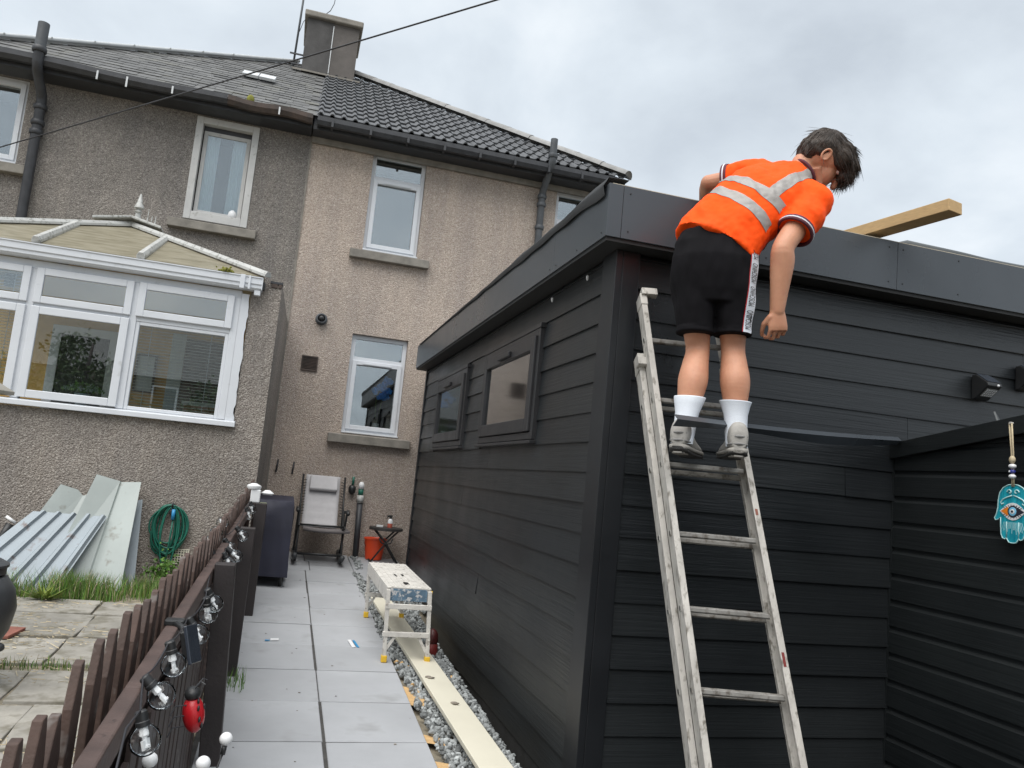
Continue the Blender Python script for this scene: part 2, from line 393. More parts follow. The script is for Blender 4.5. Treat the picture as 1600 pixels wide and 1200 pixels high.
def build_path():
    root = thing('paving_path', (.4, 7, gz(7)-.04), None, None); tag(root, kind='structure')
    b = B(); b.prism([(-.26,1.5,gz(1.5)-.035),(.93,1.5,gz(1.5)-.035),(.93,10.62,gz(10.62)-.035),(-.26,10.62,gz(10.62)-.035)], (0,0,.029))
    obj('joint_bed', b, MAT['joint'], root)
    rng = random.Random(3)
    rows = [10.60]; y = 10.60
    pitch = .6215
    y0 = 4.421
    ks = range(-4, 10)
    for col, (xa, xb) in enumerate(((-.235, .378), (.390, .935))):
        for k in ks:
            ya = y0 + k*pitch; yb = ya + pitch - .014 - rng.random()*.006
            off = rng.uniform(-.01, .01) if k < 6 else rng.uniform(-.05, .02)
            xs_a, xs_b = xa + rng.uniform(-.004,.004), xb + rng.uniform(-.006,.004)
            if k >= 6 and col == 0: xs_b += .0
            if k == 8: xs_a += .05*(col); xs_b += .06 if col == 0 else 0
            yb = min(yb, 10.61)
            if ya > 10.5: continue
            dz = rng.uniform(-.003, .003); tl = rng.uniform(-.002,.002)
            pb = B()
            c = .004
            top = [(xs_a+c, ya+c, gz(ya)+dz), (xs_b-c, ya+c, gz(ya)+dz+tl), (xs_b-c, yb-c, gz(yb)+dz+tl), (xs_a+c, yb-c, gz(yb)+dz)]
            mid = [(xs_a, ya, gz(ya)+dz-c), (xs_b, ya, gz(ya)+dz-c+tl), (xs_b, yb, gz(yb)+dz-c+tl), (xs_a, yb, gz(yb)+dz-c)]
            low = [(p[0], p[1], p[2]-.03) for p in mid]
            pb.add(top+mid+low, [(0,1,2,3)] + [(4+i, 4+(i+1)%4, (i+1)%4, i) for i in range(4)] + [(8+i, 8+(i+1)%4, 4+(i+1)%4, 4+i) for i in range(4)])
            obj('paving_slab', pb, MAT['slab'], root)
    # right-hand filler slabs by the garden room far end
    for k in range(2):
        ya = 9.0 + k*.8
        pb = B(); pb.prism([(.945, ya, gz(ya)-.034), (1.58, ya, gz(ya)-.034), (1.58, ya+.785, gz(ya+.785)-.034), (.945, ya+.785, gz(ya+.785)-.034)], (0,0,.03))
        obj('paving_slab', pb, MAT['slab'], root, bevel=.003)
    sb = B()
    rng = random.Random(5)
    pts = [];
    for i in range(16):
        y = 3.6 + i*.12
        pts.append((y, .925 - .008*rng.random(), 1.02 + .05*rng.random()))
    for (y, a, c), (y2, a2, c2) in zip(pts, pts[1:]):
        if noise.noise((y*2.2, 1, 9)) < .02: continue
        sb.add([(a, y, gz(y)-.012), (c, y, gz(y)-.03), (c2, y2, gz(y2)-.03), (a2, y2, gz(y2)-.012)], [(0,1,2,3)])
    obj('bedding_sand', sb, MAT['sand'], root)
build_path()

def build_gravel():
    b = B(); rng = random.Random(11)
    ico = bmesh.new(); bmesh.ops.create_icosphere(ico, subdivisions=1, radius=1)
    iv = [v.co.copy() for v in ico.verts]; fi = [tuple(v.index for v in f.verts) for f in ico.faces]; ico.free()
    def stone(x, y, z, r, orange=False):
        q = Quaternion((rng.gauss(0,1), rng.gauss(0,1), rng.gauss(0,1), rng.gauss(0,1))).normalized().to_matrix()
        sx, sy, sz = r*rng.uniform(.8,1.4), r*rng.uniform(.7,1.05), r*rng.uniform(.5,.8)
        b.add([Vector((x,y,z)) + q @ Vector((v.x*sx*rng.uniform(.85,1.15), v.y*sy*rng.uniform(.85,1.15), v.z*sz*rng.uniform(.85,1.15))) for v in iv], fi, 1 if orange else 0)
    for i in range(6200):
        y = 3.5 + 5.9*(i/6200) + rng.uniform(-.05,.05)
        left = .955 + .045*noise.noise((y*2.3, 0, 3)) + (.035 if y < 5.2 else 0) - (.03 if y > 6 else 0)
        right = 1.47 + .05*noise.noise((y*1.9, 5, 3)) if y < 8.3 else 1.60
        x = rng.uniform(left, right)
        z = ground_z(x, y) + (.045 if x < 1.0 else .03) + rng.uniform(-.012,.016) + (.0 if x < 1.36 else .02)
        stone(x, y, z, rng.uniform(.011,.024), rng.random() < .004)
    for i in range(45):
        y = rng.uniform(9.6, 10.5); stone(.97 + rng.random()*.1, y, gz(y)+.012, rng.uniform(.012,.022))
    tag(obj('gravel_strip', b, [MAT['gravel'], MAT['sand']]), 'loose grey gravel between the paving slabs and the garden room', 'gravel', kind='stuff')
build_gravel()

def build_flags():
    root = thing('garden_paving', (-1.5, 6, gz(6)-.03), None, None); tag(root, kind='structure')
    rng = random.Random(21)
    rowsY = [2.2, 3.0, 3.72, 4.36, 5.0, 5.62, 6.34, 7.02, 7.52]
    for r, (ya, yb) in enumerate(zip(rowsY, rowsY[1:])):
        x = -.50 - rng.random()*.1
        first = True
        while x > -3.4:
            wd = rng.uniform(.55, .85)
            g = rng.uniform(.02, .05)
            yA = ya + (.09 if r == 5 else .02) + rng.uniform(0,.02); yB = yb - rng.uniform(.01,.03)
            poly = []
            for (px, py) in ((x-wd, yA), (x-wd*.5, yA), (x, yA), (x, (yA+yB)/2), (x, yB), (x-wd*.5, yB), (x-wd, yB), (x-wd, (yA+yB)/2)):
                px += rng.uniform(-.015,.015); py += rng.uniform(-.015,.015)
                poly.append((px, py, gz(py)-.055))
            fb = B(); fb.prism(poly, (0,0,.030 + rng.uniform(-.006,.006)))
            obj('flagstone', fb, MAT['flag'], root, bevel=.006)
            x -= wd + g*.6
    rt = B(); rt.prism([(-2.06,6.15,gz(6.15)-.018),(-1.64,6.22,gz(6.2)-.018),(-1.60,6.46,gz(6.46)-.018),(-2.0,6.5,gz(6.5)-.018)], (0,0,.022))
    tag(obj('floor_tile', rt, MAT['redtile'], bevel=.004), 'broken red clay tile lying on the old flagstones by the black urn', 'tile')
build_flags()

# ------------------------------------------------------------------ houses
YH = 10.64
def wall_cells(b, x0, x1, z0, z1, y, openings, reveal=.13, mi=0):
    """front wall face at y with rectangular openings and their reveals"""
    xs = sorted({x0, x1} | {v for o in openings for v in (o[0], o[1])})
    zs = sorted({z0, z1} | {v for o in openings for v in (o[2], o[3])})
    for i in range(len(xs)-1):
        for j in range(len(zs)-1):
            cx, cz = (xs[i]+xs[i+1])/2, (zs[j]+zs[j+1])/2
            if any(o[0] < cx < o[1] and o[2] < cz < o[3] for o in openings): continue
            b.add([(xs[i],y,zs[j]),(xs[i+1],y,zs[j]),(xs[i+1],y,zs[j+1]),(xs[i],y,zs[j+1])], [(0,1,2,3)], mi)
    for a, c, d, e in openings:
        y2 = y + reveal
        b.add([(a,y,d),(a,y2,d),(a,y2,e),(a,y,e)], [(0,3,2,1)], mi)
        b.add([(c,y,d),(c,y2,d),(c,y2,e),(c,y,e)], [(0,1,2,3)], mi)
        b.add([(a,y,e),(c,y,e),(c,y2,e),(a,y2,e)], [(0,1,2,3)], mi)
        b.add([(a,y,d),(c,y,d),(c,y2,d),(a,y2,d)], [(3,2,1,0)], mi)
def ring(b, x0, x1, z0, z1, w, y0, y1, wb=None, mi=0):
    wb = wb or w
    b.box(x0, x0+w, y0, y1, z0, z1, mi); b.box(x1-w, x1, y0, y1, z0, z1, mi)
    b.box(x0+w, x1-w, y0, y1, z1-w, z1, mi); b.box(x0+w, x1-w, y0, y1, z0, z0+wb, mi)
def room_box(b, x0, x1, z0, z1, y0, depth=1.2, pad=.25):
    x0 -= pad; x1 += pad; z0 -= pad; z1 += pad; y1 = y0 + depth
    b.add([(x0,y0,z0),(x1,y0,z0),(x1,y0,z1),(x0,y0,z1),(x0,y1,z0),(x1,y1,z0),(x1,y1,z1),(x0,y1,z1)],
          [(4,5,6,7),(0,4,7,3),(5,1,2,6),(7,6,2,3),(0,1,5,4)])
def pvc_window(parent, x0, x1, z0, z1, y, transom=None, lower_sash=True, mat='pvc', sill=None, name='window', vent=True):
    """frame set into an opening; returns the window part"""
    yf = y + .07
    fr = B(); ring(fr, x0+.002, x1-.002, z0+.002, z1-.002, .055, yf, yf+.06, .07)
    if transom: fr.box(x0+.055, x1-.055, yf+.002, yf+.058, transom-.03, transom+.03)
    w = obj(name, fr, MAT[mat], parent, bevel=.004)
    zt = (transom + .03) if transom else None
    top = z1-.057
    def pane(a, b_, c, d, nm='pane'):
        p = B(); p.box(a, b_, yf+.03, yf+.036, c, d); obj(nm, p, MAT['glass'], w)
    if transom:
        pane(x0+.05, x1-.05, zt-.005, top+.005)
        tops = transom-.03
    else: tops = top
    if lower_sash:
        sb = B(); ring(sb, x0+.045, x1-.045, z0+.06, tops+.012, .058, yf-.022, yf+.028)
        obj('sash', sb, MAT[mat], w, bevel=.004)
        pane(x0+.1, x1-.1, z0+.115, tops-.04)
        if vent:
            vb = B(); vb.box((x0+x1)/2-.19, (x0+x1)/2+.19, yf-.034, yf-.0225, tops-.035, tops-.012); obj('trickle_vent', vb, MAT[mat], w, bevel=.002)
    else:
        pane(x0+.05, x1-.05, z0+.065, tops)
    cb = B(); cb.box(x0-.0, x1+.0, y-.012, yf, z0+.003, z0+.022); obj('cill_strip', cb, MAT[mat], w, bevel=.003)
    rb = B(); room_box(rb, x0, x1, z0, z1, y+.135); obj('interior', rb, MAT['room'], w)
    if sill:
        sb = B(); xa, xb, za, zb = sill
        sb.prism([(xa, y-.10, za), (xa, y-.10, zb-.02), (xa, y+.10, zb), (xa, y+.10, za)], (xb-xa, 0, 0))
        obj('sill', sb, MAT['stone'], w, bevel=.008)
    return w

EY, EZ, PIT = 10.30, 6.17, .66            # eaves line and roof pitch
APX = Vector((-.175, EY+4.44, EZ+PIT*4.44))
XL, XR = -4.62, 4.27
SL = math.atan(PIT)

def clip_bm(bm, co, no):
    bmesh.ops.bisect_plane(bm, geom=bm.verts[:]+bm.edges[:]+bm.faces[:], plane_co=co, plane_no=no, clear_outer=True)

def build_right_house():
    h = thing('terraced_house', (1.9, YH, .5), 'tan roughcast house with dark interlocking tiled hip roof, right half of the pair', 'house')
    b = B()
    wins = [(.665,1.412,4.58,5.985), (.672,1.426,2.09,3.425), (3.352,3.87,4.75,5.96)]
    wall_cells(b, -.175, 4.05, -.3, 6.16, YH, wins)
    b.add([(4.05,YH,-.3),(4.05,19.1,-.3),(4.05,19.1,6.16),(4.05,YH,6.16)], [(0,1,2,3)])
    b.add([(4.05,19.1,-.3),(-.175,19.1,-.3),(-.175,19.1,6.16),(4.05,19.1,6.16)], [(0,1,2,3)])
    obj('wall', b, MAT['cast_tan'], h)
    w1 = pvc_window(h, *wins[0], YH, 5.635, sill=(.50,1.578,4.445,4.578))
    w2 = pvc_window(h, *wins[1], YH, 3.095, sill=(.507,1.586,1.955,2.088))
    w3 = pvc_window(h, *wins[2], YH, 5.52, sill=(3.2,4.0,4.62,4.748))
    for w, c in ((w1,'upper white casement window above the kitchen window'),(w2,'ground floor kitchen window with blue flowers inside'),(w3,'small upper window half hidden by the garden room roof')): w['label'] = c
    # roof
    rf = B()
    c0 = Vector((-.175, EY, EZ)); c1 = Vector((XR, EY, EZ)); c2 = Vector((XR, EY+8.88, EZ)); c3 = Vector((-.175, EY+8.88, EZ))
    rf.add([c0, c1, c2, c3, APX], [(0,1,4), (1,2,4), (2,3,4), (0,3,2,1)])
    roof = obj('roof', rf, MAT['tile'], h)
    # interlocking double-roll tiles, one object each
    TW, G, TL = .30, .335, .40
    prof = []
    for i in range(13):
        u = i/12; 
        hgt = .034*max(0, math.sin(2*math.pi*(u*2 % 1)) if (u*2 % 1) < .5 else 0)
        prof.append((u*(TW-.003), hgt))
    def tile_bm():
        bm = bmesh.new(); th = .014; rowsv = []
        for yy, lift in ((0, .030), (TL, .0)):
            rowsv.append([bm.verts.new((x, yy, z+lift)) for x, z in prof])
        low = [bm.verts.new((x, 0, z+.030-th-.004)) for x, z in prof]
        for i in range(12):
            bm.faces.new((rowsv[0][i], rowsv[0][i+1], rowsv[1][i+1], rowsv[1][i]))
            bm.faces.new((low[i], low[i+1], rowsv[0][i+1], rowsv[0][i]))
        return bm
    bm = tile_bm(); tme = bpy.data.meshes.new('roof_tile'); bm.to_mesh(tme); bm.free()
    tme.polygons.foreach_set('use_smooth', [True]*len(tme.polygons)); tme.materials.append(MAT['tile'])
    bm = bmesh.new(); bm.from_mesh(tme)
    for e in bm.edges:
        if len(e.link_faces) == 2 and e.calc_face_angle(0) > R(50): e.smooth = False
    bm.to_mesh(tme); bm.free()
    rot = Matrix.Rotation(SL, 4, 'X'); rng = random.Random(4)
    hip_n = Vector((1, 1, 0)).normalized()      # vertical plane through the hip; outside is +
    nrow = int(5.33/G)+1
    for r in range(nrow):
        s = -.05 + r*G
        y = EY + s*math.cos(SL); z = EZ + s*math.sin(SL) + .012
        ncol = int((XR+.3)/TW)+2
        for c in range(ncol):
            x = -.135 + c*TW
            d0 = (x - XR) + (y - EY)                       # left lower corner against the hip
            d1 = (x+TW - XR) + (y + TL*math.cos(SL) - EY)
            if d0 > -.02: continue
            mw = Matrix.Translation((x, y, z)) @ rot @ Matrix.Rotation(rng.uniform(-.006,.006), 4, 'Z')
            if d1 <= 0: put('roof_tile', tme, None, roof, mw)
            else:
                bm = tile_bm(); bm.transform(mw); clip_bm(bm, Vector((XR, EY, 0)), hip_n)
                if len(bm.faces) == 0: bm.free(); continue
                me = bpy.data.meshes.new('roof_tile'); bm.to_mesh(me); bm.free(); me.transform(mw.inverted())
                put('roof_tile', me, MAT['tile'], roof, mw)
    # hip tiles
    a = Vector((XR+.02, EY-.03, EZ+.03)); d = (APX - Vector((XR, EY, EZ))); L = d.length; d.normalize()
    n = 15; seg = L/n
    side = d.cross(Vector((0,0,1))).normalized(); up = side.cross(d)
    hb = B(); hb2 = []
    for k in range(2):
        for i in range(7):
            t = math.pi*i/6
            hb.v.append((math.cos(t)*.115*(1.06 if k == 0 else 1), k*(seg+.03), math.sin(t)*.085*(1.08 if k == 0 else 1)))
    for i in range(6): hb.f.append((i, i+1, i+8, i+7)); hb.m.append(0)
    hb.f.append(tuple(range(7))); hb.m.append(0)
    hme = hb.mesh('hip_tile', True); hme.materials.append(MAT['ridgetile'])
    base = Matrix((side, d, up)).transposed().to_4x4()
    for i in range(n-1):
        mw = Matrix.Translation(a + d*(i*seg) + up*.01) @ base @ Matrix.Rotation(rng.uniform(-.02,.02), 4, 'Z')
        put('hip_tile', hme, None, roof, mw)
    # gutter, brackets, fascia
    g = B(); prof = [(EY-.10, EZ-.03), (EY-.10, EZ-.09), (EY-.07, EZ-.14), (EY-.01, EZ-.14), (EY+.02, EZ-.09), (EY+.02, EZ-.03), (EY+.008, EZ-.03), (EY+.008, EZ-.085), (EY-.015, EZ-.125), (EY-.065, EZ-.125), (EY-.088, EZ-.085), (EY-.088, EZ-.03)]
    g.prism([(-.13, y, z) for y, z in prof], (4.36, 0, 0))
    gut = obj('gutter', g, MAT['iron'], h)
    for i in range(9):
        x = .05 + i*.5
        k = B(); k.box(x, x+.03, EY-.112, EY+.024, EZ-.155, EZ-.06); obj('gutter_bracket', k, MAT['iron'], gut)
    f = B(); f.box(-.17, 4.2, EY+.03, EY+.06, EZ-.17, EZ-.005); f.box(-.17, 4.2, EY+.06, YH-.002, EZ-.17, EZ-.13); obj('fascia_board', f, MAT['iron'], h)
    sf = B(); sf.box(-.17, 4.15, YH-.06, YH-.003, EZ-.25, EZ-.171); obj('soffit_moulding', sf, MAT['stone'], h)
    # soil pipe with swan neck
    p = B(); X0 = 3.10
    p.tube([(X0,YH-.09,3.2),(X0,YH-.09,5.78),(X0,YH-.12,5.86),(X0,10.22,6.12),(X0,10.19,6.20),(X0,10.19,6.50)], .052, 12)
    sp = obj('soil_pipe', p, MAT['pipegrey'], h, angle=50)
    for z in (5.28, 5.62, 5.74):
        k = B(); k.lathe([(.062,0),(.068,.01),(.068,.05),(.062,.06)], (X0,YH-.09,z), 14); obj('pipe_collar', k, MAT['pipegrey'], sp, angle=40)
    k = B(); k.lathe([(.06,0),(.068,.01),(.068,.05),(.058,.06)], (X0,10.19,6.22), 14); obj('pipe_collar', k, MAT['pipegrey'], sp, angle=40)
    k = B(); k.box(3.83,3.89,10.34,10.40,5.95,6.13); obj('downpipe_outlet', k, MAT['pipegrey'], h, bevel=.01)
    # flue outlet and louvre vent
    k = B(); k.lathe([(.078,0),(.078,.03),(.06,.045),(.06,.1),(.05,.1),(.045,.03)], (.243,YH-.002,3.55), 20, axis=(0,-1,0)); fl = obj('flue_outlet', k, MAT['pipegrey'], h, angle=40)
    k = B(); k.ball((.243,YH-.085,3.55), .042, 10, 8); obj('flue_cap', k, MAT['blackplast'], fl, True)
    k = B(); ring(k, .058, .268, 2.848, 3.044, .016, YH-.022, YH-.001); vt = obj('wall_vent', k, MAT['rusty'], h)
    for i in range(9):
        k = B(); z = 2.862 + i*.0187
        k.prism([(.074,YH-.018,z),(.074,YH-.001,z+.012),(.074,YH-.001,z+.016),(.074,YH-.018,z+.004)], (.178,0,0)); obj('louvre_slat', k, MAT['rusty'], vt)
    k = B(); k.box(.074,.252,YH-.0008,YH-.0002,2.862,3.03); obj('vent_backing', k, MAT['blackplast'], vt)
    # waste pipe and brush hanging by the bistro table, wall hooks
    k = B(); k.tube([(1.035,YH-.13,.48),(1.015,YH-.12,1.2)], .038, 12); wp = obj('waste_pipe', k, MAT['iron'], h, True)
    k = B(); k.tube([(1.014,YH-.12,1.2),(1.012,YH-.12,1.3)], .044, 12); obj('pipe_joint', k, MAT['pvc_old'], wp, True)
    k = B(); k.tube([(1.012,YH-.12,1.3),(1.01,YH-.12,1.38)], .034, 12); obj('pipe_neck', k, MAT['hose'], wp, True)
    k = B(); k.tube([(1.01,YH-.12,1.38),(1.01,YH-.12,1.44),(1.01,YH-.12,1.47)], [.038,.038,.02], 12); obj('pipe_cap', k, MAT['white'], wp, True)
    for x, z in ((-.07,1.58),(.13,1.57)):
        k = B(); k.tube([(x,YH-.01,z+.08),(x-.005,YH-.04,z),(x-.01,YH-.02,z-.08)], .011, 6); obj('wall_hook', k, MAT['iron'], h)
    # overlap strip between the two renders
    k = B(); k.box(-.186,-.164,YH-.016,YH-.004,.4,6.0); obj('render_bead', k, MAT['stone'], h)
    # shared chimney
    c = B(); c.box(-.10,.345,13.6,14.6,7.6,9.36); ch = obj('chimney', c, MAT['render2'], h)
    c = B(); c.box(-.555,-.101,13.595,14.6,7.6,9.36); obj('chimney_half', c, MAT['render'], ch)
    c = B(); c.box(-.61,.40,13.52,14.66,9.361,9.47); obj('chimney_cap', c, MAT['stone'], ch, bevel=.02)
    for x in (-.28, .12):
        c = B(); c.lathe([(.17,0),(.175,.04),(.16,.09),(.10,.13),(.03,.145)], (x,14.0,9.471), 18); obj('chimney_pot', c, MAT['stone'], ch, angle=50)
    c = B(); c.box(-.107,-.093,13.586,13.594,8.05,9.3); obj('render_ridge', c, MAT['lead'], ch)
    c = B(); c.prism([(-.7,13.45,8.3),(.45,13.45,8.3),(.45,13.59,8.37),(-.7,13.59,8.37)], (0,0,.03)); obj('chimney_flashing', c, MAT['stone'], ch)
    return h
build_right_house()

def build_left_house():
    y = YH - .012
    h = thing('terraced_house', (-2.3, y, .4), 'grey roughcast house with mossy slate roof, left half of the pair', 'house')
    b = B(); wins = [(-1.628,-.842,4.60,5.985), (-4.28,-3.578,4.915,6.01)]
    wall_cells(b, -4.42, -.176, -.3, 6.16, y, wins)
    b.add([(-4.42,19.1,-.3),(-4.42,y,-.3),(-4.42,y,6.16),(-4.42,19.1,6.16)], [(0,1,2,3)])
    b.add([(-.176,y,-.3),(-.176,YH+.01,-.3),(-.176,YH+.01,6.16),(-.176,y,6.16)], [(0,1,2,3)])
    obj('wall', b, MAT['cast_dark'], h)
    # painted timber surround with a recessed sash
    a, c, d, e = wins[0]
    fr = B(); ring(fr, a+.002, c-.002, d+.002, e-.002, .085, y-.012, y+.10, .11); w = obj('window', fr, MAT['paintwood'], h, bevel=.006); w['label'] = 'painted timber window with net curtains'
    sb = B(); ring(sb, a+.10, c-.10, d+.115, e-.15, .05, y+.085, y+.13); obj('sash', sb, MAT['paintwood'], w, bevel=.004)
    hb = B(); hb.box(a+.088, c-.088, y+.09, y+.128, e-.149, e-.087); obj('head_rail', hb, MAT['iron'], w)
    p = B(); p.box(a+.14, c-.14, y+.10, y+.106, d+.155, e-.19); obj('pane', p, MAT['glass_c'], w)
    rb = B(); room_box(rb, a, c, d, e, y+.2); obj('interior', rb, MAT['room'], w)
    for (xa, xb) in ((a+.1, a+.3), (c-.32, c-.1)):
        cb = B(); n = 24
        vs = []
        for i in range(n+1):
            u = i/n; x = xa + (xb-xa)*u; yy = y + .17 + .018*math.sin(u*31)
            vs += [(x, yy, d+.1), (x, yy, e-.1)]
        cb.add(vs, [(2*i, 2*i+2, 2*i+3, 2*i+1) for i in range(n)]); obj('net_curtain', cb, MAT['curtain'], w, True)
    sl = B(); sl.prism([(-1.785,y-.1,4.455),(-1.785,y-.1,4.565),(-1.785,y+.1,4.598),(-1.785,y+.1,4.455)], (1.07,0,0)); obj('sill', sl, MAT['stone'], w, bevel=.008)
    w2 = pvc_window(h, *wins[1], y, None, True, sill=(-4.4,-3.44,4.78,4.912), vent=False); w2['label'] = 'upper window cut off by the left edge'
    # roof
    c0 = Vector((-.176, EY, EZ)); c1 = Vector((XL, EY, EZ)); c2 = Vector((XL, EY+8.88, EZ)); c3 = Vector((-.176, EY+8.88, EZ))
    rf = B(); rf.add([c0, c1, c2, c3, APX], [(1,0,4), (2,1,4), (3,2,4), (0,1,2,3)])
    roof = obj('roof', rf, MAT['slate'], h)
    rng = random.Random(9); sbm = bmesh.new(); G = .2
    rot = Matrix.Rotation(SL, 4, 'X'); r = 0; s = -.04
    while s < 5.2:
        yy = EY + s*math.cos(SL); zz = EZ + s*math.sin(SL)
        x = -.135 - (.12 if r % 2 else 0) - rng.random()*.03
        while x > XL + (yy-EY) - .1:
            wd = rng.uniform(.19,.27)
            th = rng.uniform(.004,.008); ln = G + .05; lift = rng.uniform(.004,.010)
            j = rng.uniform(-.012,.012)
            tb = bmesh.new()
            q = [(0,j,lift+th),(-wd+.005,j+rng.uniform(-.006,.006),lift+th),(-wd+.005,ln,.004),(0,ln,.004),(0,j,lift),(-wd+.005,j,lift)]
            vv = [tb.verts.new(p) for p in q]
            tb.faces.new((vv[1],vv[0],vv[3],vv[2])); tb.faces.new((vv[5],vv[4],vv[0],vv[1])); tb.faces.new((vv[4],vv[3],vv[0])); tb.faces.new((vv[5],vv[1],vv[2]))
            tb.transform(Matrix.Translation((x, yy, zz)) @ rot)
            clip_bm(tb, Vector((XL, EY, 0)), Vector((-1,1,0)).normalized())
            tm = bpy.data.meshes.new('t'); tb.to_mesh(tm); tb.free(); sbm.from_mesh(tm); bpy.data.meshes.remove(tm)
            x -= wd
        s += G; r += 1
    me = bpy.data.meshes.new('slates'); sbm.to_mesh(me); sbm.free()
    so = put('slates', me, MAT['slate'], roof); so['kind'] = 'stuff'
    # zinc hip capping with straps
    a0 = Vector((XL, EY, EZ)); d = (APX - a0); L = d.length; d.normalize(); side = d.cross(Vector((0,0,1))).normalized(); up = side.cross(d)
    hb = B(); hb.beam(a0 - d*.05 + up*.05, a0 + d*(L-.75) + up*.05, .19, .05, up); obj('hip_flashing', hb, MAT['lead'], roof, bevel=.02)
    for i in range(8):
        k = B(); q = a0 + d*(.35 + i*.62) + up*.085; k.tube([q - side*.13 + d*.09 - up*.04, q - side*.02 , q + side*.12 - d*.1 - up*.03], .012, 6); obj('hip_strap', k, MAT['lead'], roof)
    # small rooflight
    k = B(); rr = Matrix.Translation((-1.06, 11.9, EZ + PIT*(11.9-EY) + .05)) @ rot
    for dx in (-.12, .12):
        k.add([rr @ Vector(p) for p in ((dx-.112,-.15,0),(dx+.112,-.15,0),(dx+.112,.15,0),(dx-.112,.15,0),(dx-.112,-.15,.04),(dx+.112,-.15,.04),(dx+.112,.15,.04),(dx-.112,.15,.04))],
              [(4,5,6,7),(0,1,5,4),(1,2,6,5),(2,3,7,6),(3,0,4,7)])
    obj('rooflight', k, MAT['lead'], roof)
    # sagging cast gutter and a rusty stretch
    for (xa, xb, mt) in ((-4.6,-1.25,'iron'), (-1.245,-.19,'rusty')):
        g = B(); n = 14
        pr = [(EY-.11,EZ-.02),(EY-.11,EZ-.08),(EY-.075,EZ-.13),(EY-.015,EZ-.13),(EY+.015,EZ-.08),(EY+.015,EZ-.02),(EY,EZ-.02),(EY-.02,EZ-.11),(EY-.07,EZ-.11),(EY-.097,EZ-.02)]
        for i in range(n):
            u0, u1 = i/n, (i+1)/n
            sag = lambda u: -.012*math.sin(u*9+xa)
            ring0 = [(xa+(xb-xa)*u0, yy, zz+sag(u0)) for yy, zz in pr]; ring1 = [(xa+(xb-xa)*u1, yy, zz+sag(u1)) for yy, zz in pr]
            m = len(pr); g.add(ring0+ring1, [(j, (j+1)%m, m+(j+1)%m, m+j) for j in range(m)])
        obj('gutter', g, MAT[mt], h)
    f = B(); f.box(-4.5,-.19,EY+.02,EY+.05,EZ-.165,EZ-.01); f.box(-4.5,-.19,EY+.05,y-.002,EZ-.165,EZ-.13); obj('fascia_board', f, MAT['iron'], h)
    for x, z, L2 in ((-2.75,EZ-.12,.10),(-2.42,EZ-.12,.14),(-1.9,EZ-.12,.07),(-.62,EZ-.1,.08)):
        k = B(); k.box(x, x+.02, EY-.125, EY-.112, z-L2*.5, z+.06); obj('gutter_strap', k, MAT['lead'], h)
    k = B(); k.ball((-.98,EY-.06,EZ-.0), (.05,.04,.07), 8, 6); obj('gutter_weed', k, MAT['moss'], h, True)
    # soil pipe
    X0 = -3.39; p = B()
    p.tube([(X0,y-.09,3.4),(X0,y-.09,5.72),(X0,y-.12,5.80),(X0,10.22,5.98),(X0,10.18,6.06),(X0,10.18,6.50)], .058, 12)
    sp = obj('soil_pipe', p, MAT['iron'], h, angle=50)
    for z in (5.30,5.42,5.62): 
        k = B(); k.lathe([(.07,0),(.078,.012),(.078,.05),(.07,.06)], (X0,y-.09,z), 14); obj('pipe_collar', k, MAT['iron'], sp, angle=40)
    k = B(); k.lathe([(.07,0),(.08,.012),(.08,.05),(.07,.07)], (X0,10.18,6.18), 14); obj('pipe_collar', k, MAT['iron'], sp, angle=40)
    k = B(); k.lathe([(.062,0),(.064,.3)], (X0,10.18,6.25), 14); obj('vent_terminal', k, MAT['pipegrey'], sp, angle=40)
build_left_house()

def build_aerial():
    a = thing('aerial_mast', (-.68, 13.7, 8.3), 'thin metal aerial mast clamped to the left side of the chimney', 'aerial')
    b = B(); b.tube([(-.70,13.7,8.40),(-.66,13.7,10.6)], .018, 8); obj('mast', b, MAT['pipegrey'], a, True)
    for z in (8.50, 8.68):
        b = B(); b.box(-.78,-.556,13.68,13.70,z,z+.025); obj('wall_bracket', b, MAT['iron'], a)
    b = B(); b.tube([(-.67,13.68,9.1),(-.62,13.6,9.26),(-.585,13.58,9.30)], .006, 6); b.tube([(-.70,13.68,8.4),(-.74,13.5,8.2)], .006, 6); b.tube([(-.60,13.58,8.5),(-.64,13.5,8.2)], .006, 6); obj('aerial_cable', b, MAT['cable'], a)
    b = B(); b.tube([(-.27,13.9,9.61),(-.26,13.9,9.68),(-.2,13.9,9.75),(-.15,13.9,9.9),(-.12,13.9,10.3)], .007, 6)
    tag(obj('loose_wire', b, MAT['cable'], None, True), 'thin loose wire curling up from the left chimney pot', 'wire')
    A = Vector((-3.708, 10.45, 5.034)); C = Vector((1.129, 6.0, 5.568)); b = B()
    b.tube([A.lerp(C, i/40*2.2) + Vector((0,0,-.05*(i/40*2.2)*(1-i/40))) for i in range(41)], .0075, 6)
    tag(obj('overhead_cable', b, MAT['cable'], None, True), 'black overhead cable running from the left house up over the chimney', 'cable')
build_aerial()

